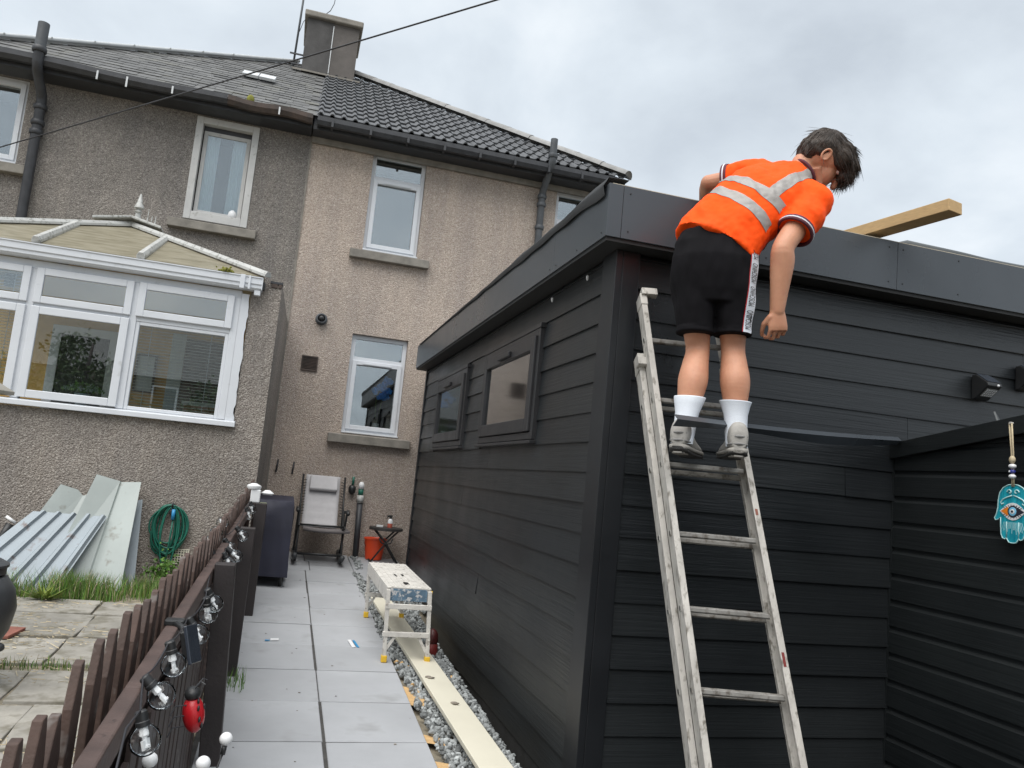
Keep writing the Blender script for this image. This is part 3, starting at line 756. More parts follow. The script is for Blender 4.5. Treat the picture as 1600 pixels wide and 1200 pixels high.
# ------------------------------------------------------------------ conservatory
YC = 8.40
def build_conservatory():
    h = thing('conservatory', (-2.05, 9.4, .4), 'white framed conservatory with dirty cream roof panels on a roughcast dwarf wall', 'conservatory')
    XR_, XL_ = -.535, -3.57
    b = B()
    b.box(XL_, XR_-.0005, YC+.02, YC+.25, -.2, 1.93)                              # dwarf wall
    wl = obj('dwarf_wall', b, MAT['cast_low'], h)
    b = B(); b.prism([(-.535,YC+.0195,-.2),(-.24,YC+.0195,-.2),(-.18,YH-.013,-.2),(-.535,YH-.013,-.2)], (0,0,3.66)); obj('side_wall', b, MAT['cast_low'], h)
    for i, (xa, xb) in enumerate(((-.345,-.285),(-.275,-.242))):
        k = B(); k.box(xa, xb, YC+.004, YC+.10, 3.41, 3.452); obj('brick', k, MAT['rusty'], h, bevel=.004)
    k = B(); k.box(-.36,-.235,YC+.002,YC+.12,3.453,3.475); obj('coping_stub', k, MAT['iron'], h)
    # lattice airbrick
    k = B(); x0, x1, z0, z1 = -.97,-.775,.56,.705
    ring(k, x0, x1, z0, z1, .01, YC+.002, YC+.03)
    for i in range(1, 8): k.box(x0+.195*i/8-.004, x0+.195*i/8+.004, YC+.004, YC+.025, z0+.01, z1-.01)
    for i in range(1, 6): k.box(x0+.01, x1-.01, YC+.006, YC+.024, z0+.145*i/6-.004, z0+.145*i/6+.004)
    ab = obj('airbrick', k, MAT['cream'], h); k = B(); k.box(x0+.01,x1-.01,YC+.0185,YC+.0195,z0+.01,z1-.01); obj('airbrick_hole', k, MAT['blackplast'], ab)
    # sill and frames
    b = B(); b.prism([(XL_,YC-.05,1.935),(XL_,YC-.05,1.985),(XL_,YC+.02,2.0),(XL_,YC+.12,2.0),(XL_,YC+.12,1.935)], (XR_-XL_+.02,0,0)); obj('window_sill', b, MAT['pvc'], h, bevel=.005)
    b = B()
    n = 30; vs = []
    rng = random.Random(2)
    for i in range(n+1):
        z = 1.99 + (3.30-1.99)*i/n; vs += [(-.62, YC-.004, z), (-.54+rng.uniform(-.009,.009), YC-.004, z)]
    b.add(vs, [(2*i,2*i+1,2*i+3,2*i+2) for i in range(n)])
    vs2 = [(x, YC+.02, z) for x, _, z in vs]; b.add([q for i in range(n+1) for q in (vs[2*i+1], vs2[2*i+1])], [(2*i,2*i+1,2*i+3,2*i+2) for i in range(n)])
    obj('corner_trim', b, MAT['pvc'], h)
    mull = [-3.42, -2.505, -1.597, -.655]
    tr = 2.905
    b = B(); b.box(XL_, -.62, YC+.005, YC+.07, 3.255, 3.33); obj('head_rail', b, MAT['pvc'], h, bevel=.004)
    for x in mull:
        b = B(); b.box(x-.036, x+.036, YC, YC+.075, 2.001, 3.2549); obj('mullion', b, MAT['pvc'], h, bevel=.006)
    for i, (xa, xb) in enumerate(zip(mull, mull[1:])):
        xa += .036; xb -= .036
        b = B(); b.box(xa, xb, YC+.004, YC+.07, tr-.03, tr+.03); obj('transom', b, MAT['pvc'], h, bevel=.004)
        # top light, a raised sash
        b = B(); ring(b, xa-.012, xb+.012, tr+.016, 3.262, .068, YC-.028, YC+.0035); t = obj('top_sash', b, MAT['pvc'], h, bevel=.006)
        b = B(); b.box(xa+.05, xb-.05, YC-.012, YC-.006, tr+.08, 3.2); obj('pane', b, MAT['glass_c'], t)
        if i < 2:
            b = B(); ring(b, xa-.012, xb+.012, 2.012, tr-.016, .075, YC-.028, YC+.0035); t = obj('casement_sash', b, MAT['pvc'], h, bevel=.006)
            b = B(); b.box(xa+.055, xb-.055, YC-.012, YC-.006, 2.08, tr-.085); obj('pane', b, MAT['glass_c'], t)
        else:
            b = B(); ring(b, xa, xb, 2.001, tr-.031, .035, YC+.01, YC+.06); t = obj('fixed_frame', b, MAT['pvc'], h, bevel=.005)
            b = B(); b.box(xa+.03, xb-.03, YC+.03, YC+.036, 2.03, tr-.06); obj('pane', b, MAT['glass_c'], t)
    # gutter
    gz0 = 3.335
    pr = [(8.40,gz0),(8.31,gz0),(8.285,gz0+.02),(8.285,gz0+.05),(8.272,gz0+.06),(8.272,gz0+.115),(8.262,gz0+.122),(8.262,gz0+.132),(8.285,gz0+.132),(8.285,gz0+.075),(8.31,gz0+.02),(8.40,gz0+.02)]
    b = B(); b.prism([(-3.76,y,z) for y, z in pr], (3.325,0,0)); g = obj('gutter', b, MAT['pvc'], h)
    b = B(); b.box(-.4345,-.427,8.265,8.40,gz0+.002,gz0+.129); obj('gutter_end', b, MAT['pvc'], g)
    b = B(); b.box(-.645,-.60,8.255,8.29,gz0-.006,gz0+.136); b.box(-.565,-.545,8.257,8.289,gz0-.004,gz0+.134); obj('gutter_union', b, MAT['pvc'], g, bevel=.003)
    b = B(); b.box(-.50,-.44,8.30,8.36,gz0-.05,gz0-.001); obj('gutter_outlet', b, MAT['pvc'], g, bevel=.004)
    b = B(); b.box(-3.74,-.405,8.312,8.39,gz0+.021,gz0+.09); obj('eaves_beam', b, MAT['blackplast'], h)
    # roof
    E0 = Vector((-.42, 8.32, 3.46)); E1 = Vector((-3.68, 8.32, 3.46)); AP = Vector((-2.05, 9.95, 4.18)); RB = Vector((-2.05, YH-.02, 4.18))
    BR = Vector((-.42, YH-.02, 3.46)); BL = Vector((-3.68, YH-.02, 3.46))
    pl = (AP.z-E0.z)/(AP.y-E0.y)
    def fz(y): return E0.z + (y-E0.y)*pl
    mr = [-1.59, -2.51]
    def hipy(x): return E0.y + (min(E0.x-x, x-E1.x))
    polys = [[E0, (mr[0],hipy(mr[0]),fz(hipy(mr[0]))), (mr[0],E0.y,E0.z)],
             [(mr[0],E0.y,E0.z), (mr[0],hipy(mr[0]),fz(hipy(mr[0]))), AP, (mr[1],hipy(mr[1]),fz(hipy(mr[1]))), (mr[1],E0.y,E0.z)],
             [(mr[1],E0.y,E0.z), (mr[1],hipy(mr[1]),fz(hipy(mr[1]))), E1],
             [E0, BR, RB, AP], [E1, AP, RB, BL]]
    for p in polys:
        b = B(); b.prism([tuple(q) for q in p], (0,0,.025)); obj('roof_panel', b, MAT['polycarb'], h)
    def bar(a, c, w, hh, nm='rafter'):
        b = B(); a = Vector(a); c = Vector(c); d = (c-a); L = d.length; d.normalize(); sd = d.cross(Vector((0,0,1))).normalized(); u = sd.cross(d)
        prof = [(-w/2,0),(w/2,0),(w/2,hh*.45),(w*.28,hh),(-w*.28,hh),(-w/2,hh*.45)]
        b.prism([a + sd*p + u*q for p, q in prof], d*L); return obj(nm, b, MAT['pvc_old'], h, bevel=.003)
    for x in mr: bar((x,8.285,3.475), (x,hipy(x)+.02,fz(hipy(x))+.02), .075, .062)
    bar(E0 + Vector((.03,-.03,.02)), AP + Vector((0,0,.025)), .08, .058, 'hip_rafter'); bar(E1 + Vector((-.03,-.03,.02)), AP + Vector((0,0,.025)), .08, .058, 'hip_rafter')
    bar(AP + Vector((0,0,.03)), RB + Vector((0,0,.03)), .10, .08, 'ridge_bar')
    # cresting and finial
    b = B()
    for s in (-1, 1):
        b.prism([(AP.x, AP.y-.12, AP.z+.10), (AP.x+s*.36, AP.y-.30, AP.z-.02), (AP.x+s*.36, AP.y+.02, AP.z-.02), (AP.x, AP.y+.2, AP.z+.10)], (0,0,.03))
    fi = obj('cresting_plate', b, MAT['pvc_old'], h, bevel=.006)
    b = B(); b.lathe([(.035,0),(.03,.06),(.05,.075),(.03,.09),(.028,.11),(.055,.125),(.052,.14),(.03,.2),(.008,.30)], (AP.x+.06, AP.y-.08, AP.z+.11), 14); obj('finial', b, MAT['pvc_old'], fi, angle=50)
    for dx, hh in ((.13,.05),(.17,.17),(.215,.09),(.255,.10)):
        b = B(); b.tube([(AP.x+dx,AP.y-.1,AP.z+.06),(AP.x+dx+.003,AP.y-.1,AP.z+.07+hh)], [.009,.004], 6); obj('cresting_spike', b, MAT['pvc_old'], fi)
    # inside
    b = B(); room = B()
    room.add([(-3.6,YH-.03,.6),(-.54,YH-.03,.6),(-.54,YH-.03,3.44),(-2.05,YH-.03,4.1),(-3.6,YH-.03,3.44)], [(0,4,3,2,1)])
    obj('inner_wall', room, MAT['ochre'], h)
    b = B(); b.box(-3.6,-.54,YC+.26,YH-.04,.6,.64); obj('floor', b, MAT['flag'], h)
    b = B(); ring(b, -2.86,-2.12,.64,3.02,.10,YH-.07,YH-.031); dr = obj('inner_door_frame', b, MAT['pvc'], h)
    b = B(); b.box(-2.76,-2.22,YH-.05,YH-.032,.74,2.92); obj('dark_doorway', b, MAT['room'], dr)  # flat dark sheet; the doorway's shade is put into its colour
    b = B(); b.box(-1.52,-1.36,YH-.07,YH-.031,.9,3.1); obj('inner_door_post', b, MAT['curtain'], h)
    b = B(); b.box(-1.355,-.56,YH-.045,YH-.031,.9,3.05); obj('inner_opening', b, MAT['room'], h)  # flat dark sheet; the dimness of the kitchen beyond is in its colour
    b = B(); b.box(-1.25,-.82,YH-.30,YH-.05,1.95,2.22); cb_ = obj('kitchen_unit', b, MAT['brownwood'], h)
    b = B(); b.box(-1.28,-.79,YH-.31,YH-.05,2.2205,2.26); obj('worktop', b, MAT['curtain'], cb_)
    # inner sill board
    b = B(); b.box(-3.55,-.55,YC+.08,YC+.40,1.96,1.995); obj('sill_board', b, MAT['pvc'], h)
m_, nt_, bs_ = new_mat('dirty_polycarbonate'); v_ = coords(nt_, (1.5, 5, 5))
c_ = ramp(nt_, noise_fac(nt_, v_, 2.2, 6, .65), [(.3, (.25,.225,.155)), (.55, (.40,.365,.27)), (.75, (.47,.44,.36))])
nt_.links.new(c_, bs_.inputs['Base Color']); bs_.inputs['Roughness'].default_value = .45; tl_ = N(nt_, 'ShaderNodeBsdfTranslucent'); nt_.links.new(c_, tl_.inputs['Color']); mx_ = N(nt_, 'ShaderNodeMixShader'); mx_.inputs[0].default_value = .42
nt_.links.new(bs_.outputs[0], mx_.inputs[1]); nt_.links.new(tl_.outputs[0], mx_.inputs[2]); nt_.links.new(mx_.outputs[0], nt_.nodes['Material Output'].inputs['Surface'])
MAT['polycarb'] = m_
MAT['brownwood'] = M('brown_wood', (.28,.14,.07), .6, .15, 5)
MAT['ochre'] = M('ochre_wall', (.60,.37,.12), .9, .08, 2)
build_conservatory()

def build_blinds():
    for (xa, xb, za, zb, lab) in ((-1.53,-.72,2.04,2.86,'pale venetian blind behind the right-hand conservatory pane'), (-3.35,-2.56,2.20,2.86,'half lowered venetian blind behind the left-hand conservatory pane'),
                                 (-3.35,-2.56,2.95,3.2,'venetian blind behind the left-hand top light of the conservatory')):
        t = thing('venetian_blind', ((xa+xb)/2, YC+.14, za), lab, 'blind')
        b = B(); n = int((zb-za)/.030)
        for i in range(n):
            z = za + (i+.5)*(zb-za)/n
            b.prism([(xa,YC+.12,z-.003),(xa,YC+.145,z+.003),(xa,YC+.145,z+.0045),(xa,YC+.12,z-.0015)], (xb-xa,0,0))
        s = obj('slats', b, MAT['pale_blind'], t); s['kind'] = 'stuff'
        b = B(); b.box(xa,xb,YC+.115,YC+.15,zb,zb+.03); obj('head_box', b, MAT['pvc'], t)
        for u in (.13,.83):
            x = xa + (xb-xa)*u; b = B(); b.tube([(x,YC+.115,za),(x,YC+.115,zb)], .003, 5); obj('ladder_cord', b, MAT['pvc'], t)
    # potted plant on the sill
    p = thing('potted_plant', (-1.98, YC+.22, 1.995), 'pale flowering pot plant on the conservatory window sill', 'plant')
    b = B(); b.lathe([(.05,0),(.07,.11),(.075,.12),(.06,.12)], (-1.98,YC+.22,1.996), 16); obj('pot', b, MAT['curtain'], p, angle=50)
    rng = random.Random(8); b = B()
    for i in range(420):
        a = rng.uniform(0, 6.28); r = .17*math.sqrt(rng.random()); z = 2.14 + .12*rng.random()*(1-r/.22)
        c = Vector((-1.98 + r*math.cos(a)*1.1, YC+.22 + r*math.sin(a)*.6, z)); s = rng.uniform(.01,.022)
        q = Quaternion((rng.gauss(0,1),rng.gauss(0,1),rng.gauss(0,1),rng.gauss(0,1))).normalized().to_matrix()
        b.add([c + q @ Vector(v) for v in ((-s,0,0),(0,-s*.5,0),(s,0,0),(0,s*.5,0))], [(0,1,2,3)], 0 if rng.random() < .45 else 1)
    f = obj('foliage', b, [MAT['paleleaf'], MAT['grass']], p); f['kind'] = 'stuff'
    b = B()
    for i in range(9):
        a = i*.7; b.tube([(-1.98,YC+.22,2.1),(-1.98+.08*math.cos(a),YC+.22+.05*math.sin(a),2.2)], .003, 5)
    obj('stems', b, MAT['grass'], p)
    b = B(); b.box(-1.76,-1.66,YC+.16,YC+.26,1.996,2.06); tag(obj('white_box', b, MAT['white'], bevel=.006), 'small white box beside the plant on the conservatory sill', 'box')
    t = thing('framed_picture', (-1.80, YH-.03, 2.5), 'framed picture on the ochre wall inside the conservatory', 'picture')
    b = B(); ring(b, -1.90,-1.66,2.32,2.80,.025,YH-.06,YH-.032); obj('frame', b, MAT['wframe'], t)
    b = B(); b.box(-1.875,-1.685,YH-.045,YH-.034,2.345,2.775); obj('print', b, MAT['curtain'], t)
    # moss lump in the gutter
    rng = random.Random(12); b = B()
    for i in range(40):
        b.ball((-.80+rng.gauss(0,.035),8.275+rng.gauss(0,.012),3.475+abs(rng.gauss(0,.014))), rng.uniform(.008,.016), 6, 4)
    tag(obj('moss_clump', b, MAT['moss']), 'yellow green moss clump in the conservatory gutter', 'moss')
    # orchid and ornament in the kitchen window
    v = thing('orchid_vase', (1.13, YH+.25, 2.16), 'vivid blue orchid in a small pot behind the kitchen window', 'flowers')
    b = B(); b.lathe([(.035,0),(.05,.05),(.05,.09),(.045,.1)], (1.13,YH+.19,2.165), 14); obj('pot', b, MAT['white'], v, angle=50)
    b = B(); b.tube([(1.12,YH+.19,2.25),(1.10,YH+.19,2.55),(1.13,YH+.175,2.8)], .005, 5); b.tube([(1.14,YH+.19,2.25),(1.18,YH+.19,2.6),(1.22,YH+.175,2.84)], .005, 5); obj('stems', b, MAT['grass'], v)
    rng = random.Random(5); b = B()
    for i in range(14):
        c = Vector((1.17+rng.uniform(-.10,.10), YH+.155+rng.uniform(-.015,.02), 2.76+rng.uniform(-.13,.12)))
        for k in range(5):
            a = 2*math.pi*k/5 + rng.random(); b.ball(c + Vector((.026*math.cos(a), -.004, .026*math.sin(a))), (.026,.007,.026), 8, 5)
    obj('petals', b, MAT['petal'], v, True)
    b = B(); b.lathe([(.03,0),(.055,.04),(.05,.10),(.02,.16),(.015,.19)], (1.29,YH+.19,2.165), 14); tag(obj('small_jar', b, MAT['stone'], None, angle=60), 'pale rounded jar beside the blue orchid in the kitchen window', 'jar')
    b = B(); b.lathe([(.03,0),(.06,.03),(.05,.09),(.015,.12)], (-1.05,YH+.1,4.72), 14); tag(obj('ornament', b, MAT['white'], None, angle=60), 'small round white ornament behind the net curtained window', 'ornament')
MAT['pale_blind'] = M('pale_blind_slats', (.74,.79,.74), .5, .05, 4)
MAT['paleleaf'] = M('pale_leaf', (.45,.5,.46), .8, .15, 10)
MAT['petal'] = M('blue_petal', (.03,.33,.95), .5, .2, 20)
build_blinds()

# ------------------------------------------------------------------ garden room
XS, YF = 1.639, 3.95            # outer faces of side and front walls (sheathing)
BZ = [1.747 + .1695*k for k in range(-10, 8)]
def build_garden_room():
    g = thing('garden_room', (4.5, 7, .1), 'anthracite clad garden room with deep flat roof fascia', 'outbuilding')
    XE = 7.6; YE = 9.95
    b = B()
    b.box(XS+.012, XE, YF+.012, YE, -.12, 2.97); obj('wall_core', b, MAT['felt'], g)
    rng = random.Random(31)
    wins = [(5.15, 6.72, 1.925, 2.735), (7.43, 8.95, 1.925, 2.715)]
    def hboard(kind, a, c, z, h, jig):
        """one lap board between a and c (along Y for the side, along X for the front)"""
        b = B(); t0, t1 = .020, .006
        z0, z1 = z + rng.uniform(-.0025,.0025), z + h; sk = rng.uniform(-.003,.003)
        if kind == 'side':
            b.prism([(XS+.0115,a,z0),(XS-t0+jig,a,z0),(XS-t0+jig,a,z0+.004),(XS-t1,a,z1),(XS+.0115,a,z1)], (0,c-a,sk)); mt = MAT['siding_y']
        else:
            b.prism([(a,YF+.0115,z0),(a,YF-t0+jig,z0),(a,YF-t0+jig,z0+.004),(a,YF-t1,z1),(a,YF+.0115,z1)], (c-a,0,sk)); mt = MAT['siding_x']
        obj('board', b, mt, g)
    for i, z in enumerate(BZ):
        hgt = .1695 + .014
        if z + hgt > 2.965: hgt = 2.965 - z
        if hgt < .02: continue
        segs = [(YF+.165, 9.93)]
        for wy0, wy1, wz0, wz1 in wins:
            if z + .165 > wz0 and z < wz1:
                segs = [q for (a, c) in segs for q in ((a, min(c, wy0)), (max(a, wy1), c)) if q[1]-q[0] > .01]
        for a, c in segs:
            cuts = [a, c]
            if c - a > 3:
                cuts = [a, a + (c-a)*rng.uniform(.3,.75), c]
            for p, q in zip(cuts, cuts[1:]): hboard('side', p+.0012, q-.0012, z, hgt, rng.uniform(-.003,.003))
        zf = z + .008
        cuts = [XS+.115, rng.uniform(2.4,4.6), XE-.1] if rng.random() < .6 else [XS+.115, rng.uniform(4.6, 5.5), XE-.1]
        for p, q in zip(cuts, cuts[1:]): hboard('front', p+.0012, q-.0012, zf, min(hgt, 2.965-zf), rng.uniform(-.003,.003))
    # corner posts
    b = B(); b.box(XS-.030, XS+.010, YF-.029, YF+.165, -.1, 2.97); b.box(XS+.0105, XS+.112, YF-.030, YF+.0105, -.1, 2.97); obj('corner_trim', b, MAT['trim'], g, bevel=.003)
    b = B(); b.box(XS-.030, XS+.01, 9.9301, 9.99, -.1, 2.97); b.box(XS+.0101, XS+.05, 9.951, 9.99, -.1, 2.97); obj('corner_trim', b, MAT['trim'], g, bevel=.003)
    b = B(); b.box(XS-.012, XS+.01, YF+.166, 9.929, -.1, .048); obj('plinth', b, MAT['felt'], g)
    # roof deck, soffit, fascia panels
    X0, Y0 = 1.489, 3.80; zb, zt = 2.995, 3.285
    b = B(); b.box(X0+.006, XE+.1, Y0+.006, 10.09, 2.972, zt-.02); obj('roof_deck', b, MAT['felt'], g)
    cuts = [Y0, 4.662, 7.66, 10.10]
    for a, c in zip(cuts, cuts[1:]):
        b = B(); b.box(X0-.004, X0+.0055, a+.0012, c-.0012, zb-.002, zt); p = obj('fascia_panel', b, MAT['fascia'], g, bevel=.0015)
        for yy in (a+.06, (a+c)/2, c-.06):
            for zz in (zb+.03, zt-.04):
                s = B(); s.lathe([(.005,0),(.0045,.003)], (X0-.004,yy,zz), 8, axis=(-1,0,0)); obj('screw', s, MAT['blackplast'], p)
    cuts = [X0-.004, 1.57, 3.35, 5.6, 7.7]
    for a, c in zip(cuts, cuts[1:]):
        b = B(); b.box(a+.0012, c-.0012, Y0-.006, Y0+.0055, zb-.002, zt); p = obj('fascia_panel', b, MAT['fascia'], g, bevel=.0015)
        if a > 1.5:
            for xx in (a+.04, a+.45, (a+c)/2, c-.06):
                for zz in (zb+.04, zt-.04):
                    s = B(); s.lathe([(.005,0),(.0045,.003)], (xx,Y0-.006,zz), 8, axis=(0,-1,0)); obj('screw', s, MAT['blackplast'], p)
    b = B(); b.box(X0-.004, X0+.09, 10.1005, 10.106, zb-.002, zt); obj('fascia_end', b, MAT['fascia'], g)
    # felt lapping over the side edge, wavy
    b = B(); n = 90; vs = []; rng = random.Random(17)
    for i in range(n+1):
        y = Y0 + .02 + (9.9-Y0)*i/n
        k = max(0, 1-(y-Y0)/4.6)
        top = zt + .004 + .055*k*(.65+.55*noise.noise((y*2.1,0,1))) 
        low = zt - .012 - .05*k*(.8+.6*noise.noise((y*2.7,3,1)))
        bul = .012 + .012*k*(1+noise.noise((y*3.1,7,1)))
        vs += [(X0-.006-bul*.5, y, low), (X0-.006-bul, y, (low+top)/2), (X0-.002, y, top), (X0+.12, y, top+.006)]
    b.add(vs, [(4*i+j, 4*i+j+1, 4*i+4+j+1, 4*i+4+j) for i in range(n) for j in range(3)])
    obj('felt_edge', b, MAT['felt'], g, True)
    # front: raw timber edge and rubber membrane turning up
    b = B(); b.box(X0+.02, 7.6, Y0+.007, Y0+.04, zt-.019, zt+.008); obj('edge_batten', b, MAT['timber_edge'], g)
    b = B(); vs = []; n = 80
    for i in range(n+1):
        x = X0 + .05 + (7.5-X0)*i/n
        up = .030 + .018*noise.noise((x*1.3,2,2)) + (.028 if x > 3.45 else .0) - (.05 if 2.75 < x < 3.0 else 0)
        yy = Y0 + .05 + .02*noise.noise((x*2,1,8))
        vs += [(x, yy, zt-.015), (x, yy-.004, zt+up*.6), (x, yy+.03, zt+up), (x, yy+.5, zt+.02)]
    b.add(vs, [(4*i+j, 4*i+4+j, 4*i+4+j+1, 4*i+j+1) for i in range(n) for j in range(3)])
    obj('membrane_edge', b, MAT['rubber'], g, True)
    b = B(); b.box(X0+.1, 7.5, Y0+.5, 10.0, zt-.01, zt+.012); obj('roof_membrane', b, MAT['rubber'], g)
    # windows in the long side
    for (a, c, d, e), lab in zip(wins, ('top hung window nearer the ladder', 'top hung window nearer the house')):
        b = B(); ring2(b, a, c, d+.03, e, .05, XS-.045, XS+.0)
        w = obj('window', b, MAT['wframe'], g, bevel=.003); w['label'] = lab
        b = B(); ring2(b, a+.06, c-.06, d+.085, e-.05, .095, XS-.062, XS-.018); obj('sash', b, MAT['wframe'], w, bevel=.005)
        b = B(); b.box(XS-.038, XS-.033, a+.145, c-.145, d+.17, e-.135); obj('pane', b, MAT['glass_dark'], w)
        b = B(); b.box(XS-.020, XS-.014, a+.052, c-.052, d+.082, e-.052); obj('pane_backing', b, MAT['room'], w)  # flat dark sheet behind the pane, in the room colour
        b = B(); b.box(XS-.086, XS-.063, (a+c)/2-.13, (a+c)/2+.20, e-.125, e-.085); obj('vent_cover', b, MAT['wframe'], w, bevel=.006)
        b = B(); b.prism([(XS-.065,a-.03,d),(XS-.065,a-.03,d+.022),(XS,a-.03,d+.029),(XS,a-.03,d)], (0,c-a+.06,0)); obj('sill', b, MAT['wframe'], w, bevel=.003)
        b = B(); b.box(XS-.05, XS-.0, a-.012, c+.012, e+.0005, e+.035); obj('head_drip', b, MAT['wframe'], w, bevel=.003)
    # dropped string-light hooks under the soffit
    for y, z in ((4.35,2.93),(5.0,2.925)):
        b = B(); b.lathe([(.004,0),(.008,.01),(.010,.025),(.003,.035)], (XS-.03,y,z-.04), 8); obj('cup_hook', b, MAT['white'], g, True)
def ring2(b, y0, y1, z0, z1, w, x0, x1):
    b.box(x0, x1, y0, y0+w, z0, z1); b.box(x0, x1, y1-w, y1, z0, z1)
    b.box(x0, x1, y0+w, y1-w, z1-w, z1); b.box(x0, x1, y0+w, y1-w, z0, z0+w)
MAT['timber_edge'] = M('raw_timber_edge', (.50,.44,.34), .8, .15, 6)
build_garden_room()

def build_small_shed():
    s = thing('small_shed', (4.2, 2.6, .1), 'low black boarded shed with sloping roof at the right edge', 'shed')
    X = 3.50; Ya, Yb = 1.2, 3.93
    def rz(y): return 2.005 + (3.95-y)*.140
    b = B(); b.prism([(X+.022,Ya,.0),(X+.022,Yb,.0),(X+.022,Yb,rz(Yb)-.01),(X+.022,Ya,rz(Ya)-.01)], (1.4,0,0)); obj('carcass', b, MAT['felt'], s)
    z = -.02; i = 0
    while z < 2.45:
        top = z + .148
        b = B()
        prof = [(X+.0215,z),(X+.0,z),(X+.0,z+.112),(X+.013,z+.128),(X+.013,z+.150),(X+.0215,z+.150)]
        bm = bmesh.new(); bb = B(); bb.prism([(x, Ya, zz) for x, zz in prof], (0, Yb-Ya, 0)); me = bb.mesh('board'); bm.from_mesh(me)
        clip_bm(bm, Vector((X, 3.95, 2.0)), Vector((0, .140, 1)).normalized())
        if len(bm.faces): 
            me2 = bpy.data.meshes.new('board'); bm.to_mesh(me2); put('board', me2, MAT['blackwood'], s)
        bm.free(); z += .1505
    b = B(); b.box(X-.008, X+.03, Yb+.0005, Yb+.015, 0, rz(Yb)); obj('corner_batten', b, MAT['blackwood'], s)
    b = B(); b.prism([(X-.03,3.945,rz(3.945)-.005),(X-.03,3.945,rz(3.945)+.088),(X-.03,Ya,rz(Ya)+.088),(X-.03,Ya,rz(Ya)-.005)], (.024,0,0)); obj('barge_board', b, MAT['blackwood'], s, bevel=.003)
    b = B(); b.prism([(X-.005,3.94,rz(3.94)+.05),(X-.005,3.94,rz(3.94)+.075),(X-.005,Ya,rz(Ya)+.075),(X-.005,Ya,rz(Ya)+.05)], (1.5,0,0)); obj('roof', b, MAT['felt'], s)
    b = B(); b.prism([(3.6,3.30,2.17),(3.9,3.50,2.14),(3.62,3.36,2.27)], (.006,-.006,.0)); tag(obj('slate_offcut', b, MAT['rubber']), 'pale grey triangular offcut standing on the black shed roof', 'offcut')
build_small_shed()

# ------------------------------------------------------------------ fence and its lights
def xr(y): return -.290 + .014*(y-1.9)          # path-side face of the top rail
def build_fence():
    f = thing('picket_fence', (-.35, 5, gz(5)), 'dark brown weathered picket fence beside the paved path', 'fence')
    rng = random.Random(14)
    # rails: sawn lengths
    for a, c in ((.6, 2.35), (2.352, 4.13), (4.132, 5.9), (5.902, 8.25)):
        b = B(); za, zc = .905+S*a+rng.uniform(-.006,.006), .905+S*c+rng.uniform(-.006,.006)
        b.prism([(xr(a)-.046,a,za-.075),(xr(a),a,za-.075),(xr(a),a,za),(xr(a)-.046,a,za)], (xr(c)-xr(a), c-a, zc-za)); obj('top_rail', b, MAT['fence_rail'], f, bevel=.006)
    b = B(); a, c = .6, 8.25; b.prism([(xr(a)-.068,a,S*a+.22),(xr(a),a,S*a+.22),(xr(a),a,S*a+.295),(xr(a)-.068,a,S*a+.295)], (xr(c)-xr(a), c-a, S*(c-a))); obj('bottom_rail', b, MAT['fence'], f, bevel=.006)
    b = B(); a, c = .6, 4.4; b.prism([(xr(a)-.098,a,S*a+.70),(xr(a)-.047,a,S*a+.70),(xr(a)-.047,a,S*a+.78),(xr(a)-.098,a,S*a+.78)], (xr(c)-xr(a)+.05, c-a, S*(c-a))); obj('packing_rail', b, MAT['fence'], f)
    # pickets
    ys = [.9,1.05,1.2,1.36,1.52,1.67,1.815,1.945,2.08,2.28,2.43,2.585,2.74,2.875]
    y = 3.01
    while y < 8.25: ys.append(y); y += rng.uniform(.118,.142)
    for i, y in enumerate(ys):
        w = rng.uniform(.085,.105) if y < 3.2 else rng.uniform(.09,.105)
        hgt = 1.035 + rng.uniform(-.02,.02) + (-.05 if abs(y-1.945) < .02 else 0)
        x1 = xr(y) - .0475 - .050*max(0, min(1, (4.5-y)/2.2)); x0 = x1 - .021; zb = gz(y)-.04; zt = gz(y) + hgt; sh = rng.uniform(.09,.12); tp = rng.uniform(.022,.032)
        ln = rng.uniform(-.012,.012)
        poly = [(x0,y-w/2,zb),(x0,y+w/2,zb),(x0,y+w/2+ln,zt-sh),(x0,y+tp/2+ln,zt),(x0,y-tp/2+ln,zt-rng.uniform(0,.008)),(x0,y-w/2+ln,zt-sh)]
        b = B(); b.prism(poly, (x1-x0,0,0)); obj('picket', b, MAT['picket'], f, bevel=.003)
    # posts on the path side
    for y, lean, w in ((4.15,-.05,.10),(5.52,.02,.105),(7.14,.03,.105)):
        x0 = xr(y) + .002 + max(lean, 0); zt = gz(y) + .93; zb = gz(y) - .05
        b = B(); p0 = [(x0-min(lean,0),y-w/2,zb),(x0-min(lean,0)+.095,y-w/2,zb),(x0-min(lean,0)+.095,y+w/2,zb),(x0-min(lean,0),y+w/2,zb)]
        b.prism(p0, (min(lean,0), 0, zt-zb)); obj('post', b, MAT['fence_post'], f, bevel=.004)
    y = 1.3
    while y < 4.0:
        w = rng.uniform(.10,.14); b = B(); b.box(xr(y)+.001, xr(y)+.018+rng.uniform(-.003,.003), y, y+w-.008, gz(y)+.0, gz(y)+.80+rng.uniform(-.02,.02)); obj('board', b, MAT['fence'], f, bevel=.003); y += w
    # closing boards hanging on the path side at the far end
    for y in (7.45,7.62,7.80,7.98):
        b = B(); b.box(xr(y)+.001, xr(y)+.02, y-.07, y+.07, gz(y)+.02, gz(y)+.9); obj('board', b, MAT['fence'], f, bevel=.003)
build_fence()

